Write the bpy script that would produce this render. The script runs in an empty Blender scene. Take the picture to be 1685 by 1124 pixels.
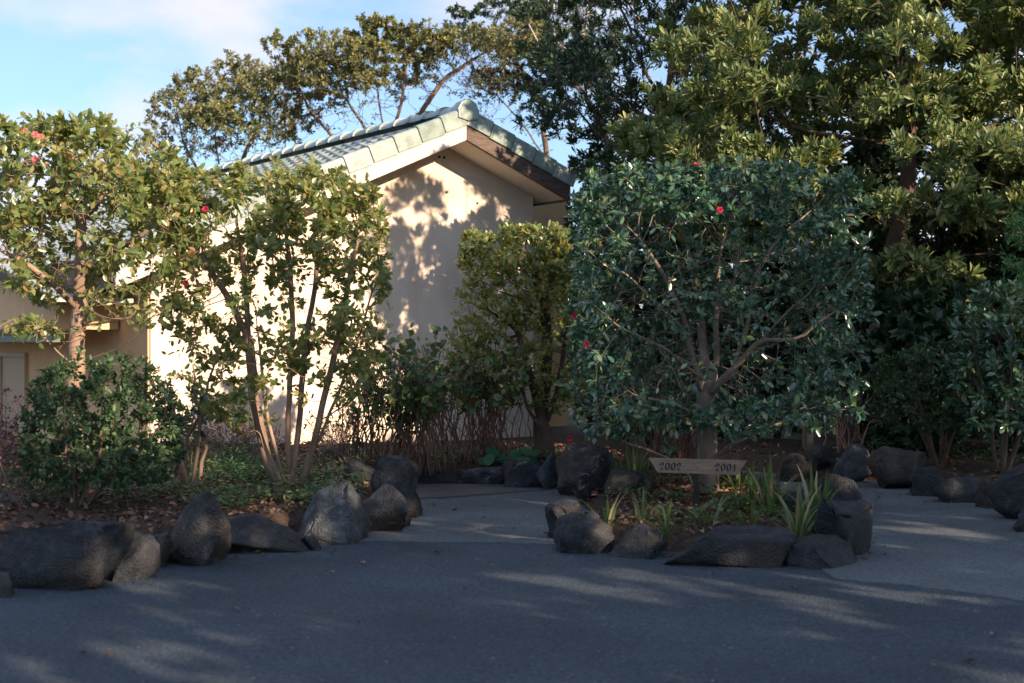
import bpy, bmesh, math, random
import numpy as np
from mathutils import Vector, Matrix, noise

# ------------------------------------------------------------------ camera, sky, sun, exposure
scene = bpy.context.scene
COL = scene.collection
F = 2200.0            # focal length in pixels of a 1685-wide frame
CX, CY = 842.5, 562.0
CH = 1.35             # camera height

cam = bpy.data.cameras.new('camera'); camo = bpy.data.objects.new('camera', cam); COL.objects.link(camo)
camo.location = (0, 0, CH); camo.rotation_euler = (math.radians(90), 0, 0)
cam.sensor_width = 36.0; cam.lens = F / 1685.0 * 36.0
cam.clip_start = 0.1; cam.clip_end = 2000
cam.dof.use_dof = True; cam.dof.focus_distance = 12.5; cam.dof.aperture_fstop = 2.4
scene.camera = camo

SUN_EL = math.radians(20.0); SUN_PHI = math.radians(45.0)     # sun stands behind the camera, to the right
world = bpy.data.worlds.new('World'); scene.world = world; world.use_nodes = True
nt = world.node_tree; nt.nodes.clear()
wo = nt.nodes.new('ShaderNodeOutputWorld'); bg = nt.nodes.new('ShaderNodeBackground')
sky = nt.nodes.new('ShaderNodeTexSky'); sky.sky_type = 'NISHITA'; sky.sun_disc = False
sky.sun_elevation = SUN_EL; sky.sun_rotation = math.radians(180.0) - SUN_PHI
sky.air_density = 1.0; sky.dust_density = 1.0; sky.ozone_density = 2.0
tc = nt.nodes.new('ShaderNodeTexCoord')
mp = nt.nodes.new('ShaderNodeMapping'); mp.inputs['Scale'].default_value = (1.0, 1.0, 2.6); mp.inputs['Location'].default_value = (1.76, 1.19, 0.60)
cn = nt.nodes.new('ShaderNodeTexNoise'); cn.inputs['Scale'].default_value = 3.4; cn.inputs['Detail'].default_value = 8; cn.inputs['Roughness'].default_value = 0.52
cr = nt.nodes.new('ShaderNodeValToRGB')
cr.color_ramp.elements[0].position = 0.475; cr.color_ramp.elements[0].color = (0.24, 0.24, 0.24, 1)
cr.color_ramp.elements[1].position = 0.62; cr.color_ramp.elements[1].color = (0.9, 0.9, 0.9, 1)
mx = nt.nodes.new('ShaderNodeMix'); mx.data_type = 'RGBA'
mx.inputs['B'].default_value = (6.8, 5.2, 4.6, 1)
nt.links.new(tc.outputs['Generated'], mp.inputs['Vector']); nt.links.new(mp.outputs[0], cn.inputs['Vector'])
nt.links.new(cn.outputs['Fac'], cr.inputs['Fac']); nt.links.new(cr.outputs['Color'], mx.inputs['Factor'])
nt.links.new(sky.outputs[0], mx.inputs['A']); nt.links.new(mx.outputs['Result'], bg.inputs['Color'])
bg.inputs['Strength'].default_value = 0.074
nt.links.new(bg.outputs[0], wo.inputs['Surface'])

sl = bpy.data.lights.new('sun', 'SUN'); so = bpy.data.objects.new('sun', sl); COL.objects.link(so)
sl.energy = 5.0; sl.angle = math.radians(0.55); sl.color = (1.0, 0.60, 0.33)
sd = Vector((-math.sin(SUN_PHI) * math.cos(SUN_EL), math.cos(SUN_PHI) * math.cos(SUN_EL), -math.sin(SUN_EL)))
so.rotation_euler = sd.to_track_quat('-Z', 'Y').to_euler(); so.location = (12, -12, 14)

scene.view_settings.view_transform = 'Standard'; scene.view_settings.look = 'None'
scene.view_settings.exposure = 1.28; scene.view_settings.use_white_balance = True; scene.view_settings.white_balance_temperature = 5050; scene.view_settings.white_balance_tint = 2; scene.view_settings.gamma = 1.0; scene.view_settings.use_curve_mapping = False
scene.cycles.use_denoising = True
scene.cycles.max_bounces = 8; scene.cycles.transparent_max_bounces = 4

# ------------------------------------------------------------------ helpers
def P(x, y, Y):
    return np.array([(x - CX) / F * Y, Y, CH + (CY - y) / F * Y])
def G(x, y, z=0.0):
    Y = F * (CH - z) / (y - CY); return np.array([(x - CX) / F * Y, Y, z])

def mesh_np(name, V, faces_by_n, smooth=False, rnd=None):
    """faces_by_n: list of int arrays (m,k)"""
    me = bpy.data.meshes.new(name)
    V = np.asarray(V, dtype=np.float32)
    me.vertices.add(len(V)); me.vertices.foreach_set('co', V.ravel())
    loops = np.concatenate([np.asarray(f, dtype=np.int32).ravel() for f in faces_by_n])
    tot = np.concatenate([np.full(len(f), np.asarray(f).shape[1], dtype=np.int32) for f in faces_by_n])
    start = np.concatenate([[0], np.cumsum(tot)[:-1]]).astype(np.int32)
    me.loops.add(len(loops)); me.loops.foreach_set('vertex_index', loops)
    me.polygons.add(len(tot)); me.polygons.foreach_set('loop_start', start); me.polygons.foreach_set('loop_total', tot)
    if smooth: me.polygons.foreach_set('use_smooth', np.ones(len(tot), dtype=bool))
    if rnd is not None:
        a = me.attributes.new('rnd', 'FLOAT', 'POINT'); a.data.foreach_set('value', np.asarray(rnd, dtype=np.float32))
    me.update(calc_edges=True)
    return me

def obj(name, me, mat=None, parent=None, loc=None):
    o = bpy.data.objects.new(name, me); COL.objects.link(o)
    if mat is not None and me is not None and not me.materials: me.materials.append(mat)
    if parent is not None: o.parent = parent
    if loc is not None: o.location = loc
    return o
def tag(o, label=None, cat=None, group=None, kind=None):
    if label: o['label'] = label
    if cat: o['category'] = cat
    if group: o['group'] = group
    if kind: o['kind'] = kind
    return o
def thing(name, base, label, cat, group=None):
    o = bpy.data.objects.new(name, None); COL.objects.link(o); o.location = Vector(base); o.empty_display_size = 0.1
    return tag(o, label, cat, group)

class MB:
    """collects verts and faces of one mesh"""
    def __init__(s): s.v = []; s.f = []
    def add(s, V, Fs):
        n = len(s.v); s.v += [tuple(p) for p in V]; s.f += [tuple(i + n for i in q) for q in Fs]; return s
    def box(s, o, ax, ay, az):
        """o = corner, three edge vectors"""
        o, ax, ay, az = map(np.array, (o, ax, ay, az))
        V = [o, o+ax, o+ax+ay, o+ay, o+az, o+ax+az, o+ax+ay+az, o+ay+az]
        return s.add(V, [(0,3,2,1),(4,5,6,7),(0,1,5,4),(1,2,6,5),(2,3,7,6),(3,0,4,7)])
    def prism(s, poly, d):
        n = len(poly); d = np.array(d)
        V = [np.array(p) for p in poly] + [np.array(p) + d for p in poly]
        return s.add(V, [tuple(range(n))[::-1], tuple(range(n, 2*n))] + [(i, (i+1) % n, n + (i+1) % n, n + i) for i in range(n)])
    def mesh(s, name, base=None, bevel=0.0, smooth=False):
        me = bpy.data.meshes.new(name)
        v = np.array(s.v, dtype=float)
        if base is not None: v = v - np.array(base)
        me.from_pydata(v.tolist(), [], s.f); me.update()
        bm = bmesh.new(); bm.from_mesh(me); bmesh.ops.recalc_face_normals(bm, faces=bm.faces)
        if bevel > 0: bmesh.ops.bevel(bm, geom=bm.edges[:], offset=bevel, segments=2, affect='EDGES', profile=0.7)
        bm.to_mesh(me); bm.free()
        if smooth:
            for p in me.polygons: p.use_smooth = True
        return me

# ------------------------------------------------------------------ materials
def newmat(name):
    m = bpy.data.materials.new(name); m.use_nodes = True
    t = m.node_tree; b = t.nodes['Principled BSDF']
    return m, t, b
def N(t, kind, **inp):
    n = t.nodes.new(kind)
    for k, v in inp.items():
        if k in n.inputs: n.inputs[k].default_value = v
    return n
def ramp(t, src, stops, interp='LINEAR'):
    r = t.nodes.new('ShaderNodeValToRGB'); e = r.color_ramp.elements; r.color_ramp.interpolation = interp
    while len(e) < len(stops): e.new(0.5)
    for i, (p, c) in enumerate(stops): e[i].position = p; e[i].color = (*c, 1) if len(c) == 3 else c
    t.links.new(src, r.inputs['Fac']); return r
def mixc(t, fac, a, b, mode='MIX'):
    n = t.nodes.new('ShaderNodeMix'); n.data_type = 'RGBA'; n.blend_type = mode
    for key, val in (('Factor', fac), ('A', a), ('B', b)):
        if hasattr(val, 'is_linked') or hasattr(val, 'links'): t.links.new(val, n.inputs[key])
        else: n.inputs[key].default_value = val if not isinstance(val, tuple) else (*val, 1)[:4]
    return n.outputs['Result']
def bump(t, b, height, strength=0.3, dist=0.02):
    n = t.nodes.new('ShaderNodeBump'); n.inputs['Strength'].default_value = strength; n.inputs['Distance'].default_value = dist
    t.links.new(height, n.inputs['Height']); t.links.new(n.outputs[0], b.inputs['Normal']); return n

def leafmat(name, stops, trans, rough=0.38, tfac=0.28, spec=0.5):
    m, t, b = newmat(name)
    at = t.nodes.new('ShaderNodeAttribute'); at.attribute_name = 'rnd'
    r = ramp(t, at.outputs['Fac'], stops)
    t.links.new(r.outputs[0], b.inputs['Base Color'])
    b.inputs['Roughness'].default_value = rough; b.inputs['Specular IOR Level'].default_value = spec
    tr = t.nodes.new('ShaderNodeBsdfTranslucent')
    c = mixc(t, 0.5, r.outputs[0], trans); t.links.new(c, tr.inputs['Color'])
    ms = t.nodes.new('ShaderNodeMixShader'); ms.inputs[0].default_value = tfac
    t.links.new(b.outputs[0], ms.inputs[1]); t.links.new(tr.outputs[0], ms.inputs[2])
    t.links.new(ms.outputs[0], t.nodes['Material Output'].inputs['Surface'])
    return m
def barkmat(name, c1, c2, scale=14.0, rough=0.85, bs=0.5):
    m, t, b = newmat(name)
    g = t.nodes.new('ShaderNodeNewGeometry')
    mpn = N(t, 'ShaderNodeMapping'); mpn.inputs['Scale'].default_value = (1, 1, 0.35)
    t.links.new(g.outputs['Position'], mpn.inputs[0])
    n = N(t, 'ShaderNodeTexNoise', Scale=scale, Detail=6.0, Roughness=0.65); t.links.new(mpn.outputs[0], n.inputs['Vector'])
    n2 = N(t, 'ShaderNodeTexNoise', Scale=scale * 5, Detail=4.0); t.links.new(mpn.outputs[0], n2.inputs['Vector'])
    r = ramp(t, n.outputs['Fac'], [(0.3, c1), (0.7, c2)])
    t.links.new(r.outputs[0], b.inputs['Base Color']); b.inputs['Roughness'].default_value = rough
    bump(t, b, n2.outputs['Fac'], bs, 0.01); return m
def flat(name, c, rough=0.6, spec=0.4, ns=20.0, var=0.25, bs=0.15, bd=0.004):
    """plain paint / timber / plaster with a little uneven tone and relief"""
    m, t, b = newmat(name)
    tcn = t.nodes.new('ShaderNodeTexCoord')
    n = N(t, 'ShaderNodeTexNoise', Scale=ns, Detail=6.0, Roughness=0.6); t.links.new(tcn.outputs['Object'], n.inputs['Vector'])
    lo = tuple(x * (1 - var) for x in c); hi = tuple(min(1, x * (1 + var * 0.6)) for x in c)
    r = ramp(t, n.outputs['Fac'], [(0.25, lo), (0.75, hi)])
    t.links.new(r.outputs[0], b.inputs['Base Color']); b.inputs['Roughness'].default_value = rough; b.inputs['Specular IOR Level'].default_value = spec
    n2 = N(t, 'ShaderNodeTexNoise', Scale=ns * 8, Detail=3.0); t.links.new(tcn.outputs['Object'], n2.inputs['Vector'])
    bump(t, b, n2.outputs['Fac'], bs, bd); return m

M = {}
# ground and paving
def paving(name, base, grain, spot, rough=0.8, gs=260.0, bs=0.6, patch=0.35):
    m, t, b = newmat(name)
    g = t.nodes.new('ShaderNodeNewGeometry')
    v = N(t, 'ShaderNodeTexVoronoi', Scale=gs); t.links.new(g.outputs['Position'], v.inputs['Vector'])
    r1 = ramp(t, v.outputs['Color'], [(0.0, base), (0.62, grain), (0.93, grain), (1.0, spot)])
    n = N(t, 'ShaderNodeTexNoise', Scale=0.9, Detail=7.0, Roughness=0.62); t.links.new(g.outputs['Position'], n.inputs['Vector'])
    r2 = ramp(t, n.outputs['Fac'], [(0.3, (1 - patch,) * 3), (0.72, (1 + patch * 0.5,) * 3)])
    n3 = N(t, 'ShaderNodeTexNoise', Scale=38.0, Detail=4.0); t.links.new(g.outputs['Position'], n3.inputs['Vector'])
    r3 = ramp(t, n3.outputs['Fac'], [(0.3, (0.75,) * 3), (0.7, (1.2,) * 3)])
    c = mixc(t, 1.0, r1.outputs[0], r2.outputs[0], 'MULTIPLY'); c = mixc(t, 1.0, c, r3.outputs[0], 'MULTIPLY')
    v2 = N(t, 'ShaderNodeTexVoronoi', Scale=24.0); t.links.new(g.outputs['Position'], v2.inputs['Vector'])
    r4 = ramp(t, v2.outputs['Distance'], [(0.05, (0.5,) * 3), (0.11, (0, 0, 0))]); c = mixc(t, r4.outputs[0], c, spot)
    t.links.new(c, b.inputs['Base Color']); b.inputs['Roughness'].default_value = rough; b.inputs['Specular IOR Level'].default_value = 0.35
    bump(t, b, v.outputs['Distance'], bs, 0.006); return m
M['asphalt'] = paving('asphalt', (0.021, 0.031, 0.042), (0.060, 0.085, 0.112), (0.32, 0.35, 0.38), gs=85.0, bs=1.0)
M['path'] = paving('path_aggregate', (0.062, 0.080, 0.094), (0.14, 0.17, 0.19), (0.34, 0.33, 0.32), gs=105.0, bs=0.6)
M['slab'] = paving('slab_concrete', (0.10, 0.10, 0.10), (0.13, 0.13, 0.13), (0.2, 0.2, 0.2), gs=300.0, bs=0.15)
def soilmat():
    m, t, b = newmat('soil')
    g = t.nodes.new('ShaderNodeNewGeometry')
    n = N(t, 'ShaderNodeTexNoise', Scale=26.0, Detail=8.0, Roughness=0.7); t.links.new(g.outputs['Position'], n.inputs['Vector'])
    v = N(t, 'ShaderNodeTexVoronoi', Scale=32.0); t.links.new(g.outputs['Position'], v.inputs['Vector'])
    r = ramp(t, n.outputs['Fac'], [(0.3, (0.022, 0.016, 0.011)), (0.55, (0.06, 0.044, 0.03)), (0.75, (0.11, 0.08, 0.055))])
    r2 = ramp(t, v.outputs['Color'], [(0.0, (0.6, 0.6, 0.6)), (1.0, (1.3, 1.2, 1.1))])
    c = mixc(t, 1.0, r.outputs[0], r2.outputs[0], 'MULTIPLY')
    t.links.new(c, b.inputs['Base Color']); b.inputs['Roughness'].default_value = 0.95
    bump(t, b, n.outputs['Fac'], 0.9, 0.03); return m
M['soil'] = soilmat()
def rockmat(name, base, brown, lichen, seed):
    m, t, b = newmat(name)
    tcn = t.nodes.new('ShaderNodeTexCoord'); mpn = N(t, 'ShaderNodeMapping'); mpn.inputs['Location'].default_value = (seed, seed * 0.7, seed * 1.3)
    t.links.new(tcn.outputs['Object'], mpn.inputs[0])
    n = N(t, 'ShaderNodeTexNoise', Scale=9.0, Detail=10.0, Roughness=0.72); t.links.new(mpn.outputs[0], n.inputs['Vector'])
    nb = N(t, 'ShaderNodeTexNoise', Scale=3.0, Detail=4.0)
    t.links.new(mpn.outputs[0], nb.inputs['Vector'])
    nl = N(t, 'ShaderNodeTexNoise', Scale=16.0, Detail=6.0, Roughness=0.7); t.links.new(mpn.outputs[0], nl.inputs['Vector'])
    v = N(t, 'ShaderNodeTexVoronoi', Scale=70.0); t.links.new(mpn.outputs[0], v.inputs['Vector'])
    r = ramp(t, n.outputs['Fac'], [(0.34, tuple(x * 0.4 for x in base)), (0.5, tuple(x * 1.2 for x in base)), (0.68, tuple(x * 3.2 for x in base))])
    fb = ramp(t, nb.outputs['Fac'], [(0.5, (0, 0, 0)), (0.68, (0.75,) * 3)])
    c = mixc(t, fb.outputs[0], r.outputs[0], brown)
    fl = ramp(t, nl.outputs['Fac'], [(0.66, (0, 0, 0)), (0.72, (lichen,) * 3)])
    c = mixc(t, fl.outputs[0], c, (0.34, 0.36, 0.34))
    t.links.new(c, b.inputs['Base Color']); b.inputs['Roughness'].default_value = 0.72; b.inputs['Specular IOR Level'].default_value = 0.45
    ad = t.nodes.new('ShaderNodeMath'); ad.operation = 'MULTIPLY_ADD'; ad.inputs[1].default_value = 0.35
    t.links.new(v.outputs['Distance'], ad.inputs[0]); t.links.new(n.outputs['Fac'], ad.inputs[2])
    bump(t, b, ad.outputs[0], 1.0, 0.022); return m
M['rock_dark'] = rockmat('rock_dark', (0.016, 0.020, 0.026), (0.034, 0.030, 0.027), 0.25, 1.0)
M['rock_grey'] = rockmat('rock_grey', (0.040, 0.048, 0.056), (0.050, 0.046, 0.042), 0.35, 4.2)
M['rock_brown'] = rockmat('rock_brown', (0.026, 0.027, 0.028), (0.060, 0.048, 0.036), 0.2, 7.7)
M['rock_lichen'] = rockmat('rock_lichen', (0.020, 0.024, 0.028), (0.04, 0.037, 0.034), 0.95, 9.1)
# house
def plastermat():
    m, t, b = newmat('plaster'); g = t.nodes.new('ShaderNodeNewGeometry')
    mpn = N(t, 'ShaderNodeMapping'); mpn.inputs['Scale'].default_value = (1.6, 1.6, 0.5); t.links.new(g.outputs['Position'], mpn.inputs[0])
    n1 = N(t, 'ShaderNodeTexNoise', Scale=1.6, Detail=6.0, Roughness=0.6); t.links.new(mpn.outputs[0], n1.inputs['Vector'])
    n2 = N(t, 'ShaderNodeTexNoise', Scale=1.1, Detail=5.0); t.links.new(g.outputs['Position'], n2.inputs['Vector'])
    n3 = N(t, 'ShaderNodeTexNoise', Scale=70.0, Detail=5.0, Roughness=0.7); t.links.new(g.outputs['Position'], n3.inputs['Vector'])
    r1 = ramp(t, n1.outputs['Fac'], [(0.30, (0.66, 0.585, 0.48)), (0.55, (0.74, 0.675, 0.575)), (0.75, (0.78, 0.715, 0.62))])
    r2 = ramp(t, n2.outputs['Fac'], [(0.3, (0.84, 0.82, 0.80)), (0.7, (1.04, 1.03, 1.02))])
    c = mixc(t, 1.0, r1.outputs[0], r2.outputs[0], 'MULTIPLY'); t.links.new(c, b.inputs['Base Color']); b.inputs['Roughness'].default_value = 0.92
    b.inputs['Specular IOR Level'].default_value = 0.2; bump(t, b, n3.outputs['Fac'], 0.5, 0.008); return m
M['plaster'] = plastermat()
M['plaster_beige'] = flat('plaster_beige', (0.72, 0.52, 0.29), 0.9, 0.2, 3.0, 0.12, 0.3, 0.006)
M['soffit'] = flat('soffit', (0.72, 0.67, 0.58), 0.8, 0.2, 3.0, 0.06, 0.05)
def tilemat():
    m, t, b = newmat('green_glaze')
    oi = t.nodes.new('ShaderNodeObjectInfo')
    r = ramp(t, oi.outputs['Random'], [(0.0, (0.22, 0.30, 0.275)), (0.5, (0.31, 0.385, 0.36)), (1.0, (0.42, 0.48, 0.455))])
    g = t.nodes.new('ShaderNodeNewGeometry')
    n = N(t, 'ShaderNodeTexNoise', Scale=7.0, Detail=6.0, Roughness=0.7); t.links.new(g.outputs['Position'], n.inputs['Vector'])
    r2 = ramp(t, n.outputs['Fac'], [(0.3, (0.6, 0.58, 0.55)), (0.52, (0.95, 0.95, 0.95)), (0.7, (1.2, 1.2, 1.2))])
    c = mixc(t, 1.0, r.outputs[0], r2.outputs[0], 'MULTIPLY')
    t.links.new(c, b.inputs['Base Color']); b.inputs['Roughness'].default_value = 0.30; b.inputs['Specular IOR Level'].default_value = 0.6
    n2 = N(t, 'ShaderNodeTexNoise', Scale=60.0, Detail=3.0); t.links.new(g.outputs['Position'], n2.inputs['Vector'])
    bump(t, b, n2.outputs['Fac'], 0.12, 0.004); return m
M['tile'] = tilemat()
def timber(name, c1, c2, axis_scale, rough=0.75):
    m, t, b = newmat(name)
    tcn = t.nodes.new('ShaderNodeTexCoord'); mpn = N(t, 'ShaderNodeMapping'); mpn.inputs['Scale'].default_value = axis_scale
    t.links.new(tcn.outputs['Object'], mpn.inputs[0])
    n = N(t, 'ShaderNodeTexNoise', Scale=3.0, Detail=8.0, Roughness=0.7); t.links.new(mpn.outputs[0], n.inputs['Vector'])
    r = ramp(t, n.outputs['Fac'], [(0.32, c1), (0.68, c2)])
    t.links.new(r.outputs[0], b.inputs['Base Color']); b.inputs['Roughness'].default_value = rough
    bump(t, b, n.outputs['Fac'], 0.35, 0.004); return m
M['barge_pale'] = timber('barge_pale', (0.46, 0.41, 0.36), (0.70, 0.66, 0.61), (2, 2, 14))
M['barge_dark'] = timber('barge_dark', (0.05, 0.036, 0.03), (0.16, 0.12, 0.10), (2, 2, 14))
M['brown_wood'] = timber('brown_wood', (0.10, 0.05, 0.028), (0.22, 0.12, 0.07), (2, 2, 20))
M['green_trim'] = flat('green_trim', (0.10, 0.16, 0.11), 0.5)
M['door_paint'] = flat('door_paint', (0.46, 0.36, 0.22), 0.5, 0.4, 2.0, 0.06, 0.03)
M['sign_wood'] = timber('sign_wood', (0.15, 0.112, 0.082), (0.31, 0.24, 0.18), (2.2, 30, 30), 0.7)
M['black_iron'] = flat('black_iron', (0.012, 0.011, 0.011), 0.5, 0.5, 30, 0.3)
M['sign_black'] = flat('sign_black', (0.010, 0.009, 0.009), 0.6)
M['carved'] = flat('carved', (0.09, 0.06, 0.04), 0.7)
M['navy_metal'] = flat('navy_metal', (0.018, 0.02, 0.028), 0.4, 0.5, 20, 0.2)
# plants
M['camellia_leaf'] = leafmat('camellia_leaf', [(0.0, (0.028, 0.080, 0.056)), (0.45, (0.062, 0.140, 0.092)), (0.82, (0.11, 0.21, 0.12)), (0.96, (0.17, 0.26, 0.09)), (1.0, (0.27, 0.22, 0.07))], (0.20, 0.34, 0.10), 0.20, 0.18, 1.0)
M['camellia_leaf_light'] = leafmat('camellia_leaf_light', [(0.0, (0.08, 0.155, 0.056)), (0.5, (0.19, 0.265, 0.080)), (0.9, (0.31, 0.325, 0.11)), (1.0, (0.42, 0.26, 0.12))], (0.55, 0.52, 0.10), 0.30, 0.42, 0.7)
M['big_leaf'] = leafmat('big_leaf', [(0.0, (0.08, 0.14, 0.055)), (0.55, (0.175, 0.245, 0.090)), (1.0, (0.30, 0.33, 0.12))], (0.36, 0.40, 0.08), 0.40, 0.26, 0.55)
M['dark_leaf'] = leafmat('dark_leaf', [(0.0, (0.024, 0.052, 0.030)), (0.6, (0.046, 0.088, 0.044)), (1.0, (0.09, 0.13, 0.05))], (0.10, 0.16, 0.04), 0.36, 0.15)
M['far_leaf'] = leafmat('far_leaf', [(0.0, (0.09, 0.125, 0.05)), (0.6, (0.185, 0.215, 0.075)), (1.0, (0.31, 0.29, 0.11))], (0.3, 0.25, 0.06), 0.45, 0.22)
M['shrub_leaf'] = leafmat('shrub_leaf', [(0.0, (0.045, 0.095, 0.045)), (0.6, (0.095, 0.165, 0.062)), (0.95, (0.15, 0.22, 0.07)), (1.0, (0.32, 0.26, 0.06))], (0.20, 0.30, 0.06), 0.38, 0.3)
M['clip_leaf'] = leafmat('clip_leaf', [(0.0, (0.035, 0.075, 0.035)), (0.6, (0.065, 0.125, 0.055)), (1.0, (0.12, 0.18, 0.07))], (0.15, 0.25, 0.06), 0.45, 0.22)
M['lime_leaf'] = leafmat('lime_leaf', [(0.0, (0.07, 0.17, 0.06)), (0.6, (0.11, 0.24, 0.08)), (1.0, (0.18, 0.32, 0.11))], (0.25, 0.4, 0.1), 0.5, 0.3)
M['purple_leaf'] = leafmat('purple_leaf', [(0.0, (0.06, 0.022, 0.035)), (0.6, (0.13, 0.05, 0.065)), (1.0, (0.2, 0.09, 0.09))], (0.2, 0.07, 0.07), 0.6, 0.2)
M['red_leaf'] = leafmat('red_leaf', [(0.0, (0.10, 0.10, 0.03)), (0.4, (0.26, 0.07, 0.05)), (0.8, (0.34, 0.11, 0.07)), (1.0, (0.40, 0.25, 0.06))], (0.4, 0.12, 0.06), 0.5, 0.25)
M['blade'] = leafmat('blade', [(0.0, (0.028, 0.070, 0.026)), (0.6, (0.055, 0.12, 0.038)), (0.9, (0.12, 0.165, 0.05)), (1.0, (0.30, 0.26, 0.13))], (0.28, 0.36, 0.08), 0.3, 0.3, 0.6)
M['round_leaf'] = leafmat('round_leaf', [(0.0, (0.03, 0.10, 0.055)), (1.0, (0.06, 0.16, 0.075))], (0.15, 0.3, 0.1), 0.35, 0.2, 0.6)
M['litter'] = leafmat('litter', [(0.0, (0.05, 0.028, 0.018)), (0.5, (0.13, 0.075, 0.045)), (0.85, (0.24, 0.15, 0.09)), (1.0, (0.36, 0.26, 0.18))], (0.2, 0.1, 0.05), 0.7, 0.1)
M['petal'] = leafmat('petal', [(0.0, (0.34, 0.012, 0.05)), (1.0, (0.55, 0.04, 0.12))], (0.6, 0.05, 0.12), 0.5, 0.25)
M['petal_pink'] = leafmat('petal_pink', [(0.0, (0.66, 0.16, 0.20)), (1.0, (0.78, 0.28, 0.30))], (0.85, 0.3, 0.3), 0.5, 0.25)
M['bark_camellia'] = barkmat('bark_camellia', (0.15, 0.105, 0.075), (0.36, 0.27, 0.20), 9.0, 0.8, 0.35)
M['bark_shade'] = barkmat('bark_shade', (0.12, 0.10, 0.082), (0.32, 0.265, 0.215), 9.0, 0.85, 0.5)
M['bark_brown'] = barkmat('bark_brown', (0.035, 0.024, 0.018), (0.11, 0.072, 0.05), 12.0)
M['bark_dark'] = barkmat('bark_dark', (0.06, 0.045, 0.035), (0.18, 0.13, 0.095), 8.0)
M['bark_red'] = barkmat('bark_red', (0.12, 0.075, 0.055), (0.27, 0.175, 0.13), 20.0)
M['bark_white'] = barkmat('bark_white', (0.32, 0.30, 0.27), (0.52, 0.50, 0.46), 5.0)
M['bark_grey'] = barkmat('bark_grey', (0.10, 0.09, 0.085), (0.22, 0.20, 0.185), 20.0)

# ------------------------------------------------------------------ leaf meshes
def tmpl_oval(w=0.25, fold=0.06, droop=0.08):
    V = np.array([[0,0,0],[0.5,0,-fold*0.3],[1,0,-droop],[0.27,w*0.92,fold],[0.68,w*0.88,fold*0.4],[0.27,-w*0.92,fold],[0.68,-w*0.88,fold*0.4]])
    return V, [np.array([[0,1,4,3],[0,5,6,1]]), np.array([[1,2,4],[1,6,2]])]
def tmpl_narrow(w=0.125, fold=0.05, droop=0.12):
    V = np.array([[0,0,0],[0.55,0,0.0],[1,0,-droop],[0.42,w*0.8,fold],[0.76,w,fold*0.3],[0.42,-w*0.8,fold],[0.76,-w,fold*0.3]])
    return V, [np.array([[0,1,4,3],[0,5,6,1]]), np.array([[1,2,4],[1,6,2]])]
def tmpl_quad(w=0.26):
    V = np.array([[0,0,0],[0.5,w,0.05],[1,0,-0.05],[0.5,-w,0.05]])
    return V, [np.array([[0,2,1],[0,3,2]])]
def tmpl_round():
    k = 7; V = [[0.42,0,0.0]]
    for i in range(k):
        a = math.pi + 2*math.pi*i/k; r = 0.5
        V.append([0.5 + r*math.cos(a), 0.46*math.sin(a), 0.07 + 0.03*math.sin(3*a)])
    V = np.array(V); return V, [np.array([[0, 1+i, 1+(i+1) % k] for i in range(k)])]
OVAL, NARROW, QUAD, ROUND = tmpl_oval(), tmpl_narrow(), tmpl_quad(), tmpl_round()

def unit(a):
    return a / np.maximum(np.linalg.norm(a, axis=-1, keepdims=True), 1e-9)
def leaf_mesh(name, O, T, Nn, S, tmpl, rng, rnd=None):
    tv, tf = tmpl; n = len(O); k = len(tv)
    T = unit(T); Nn = unit(Nn - T * np.sum(T * Nn, axis=1, keepdims=True)); B = np.cross(Nn, T)
    S = np.asarray(S).reshape(-1, 1, 1) if np.ndim(S) else S
    V = O[:, None, :] + S * (tv[None, :, 0:1] * T[:, None, :] + tv[None, :, 1:2] * B[:, None, :] + tv[None, :, 2:3] * Nn[:, None, :])
    off = (np.arange(n) * k)[:, None, None]
    faces = [(f[None] + off).reshape(-1, f.shape[1]) for f in tf]
    if rnd is None: rnd = rng.random(n)
    return mesh_np(name, V.reshape(-1, 3), faces, rnd=np.repeat(rnd, k))

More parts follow.
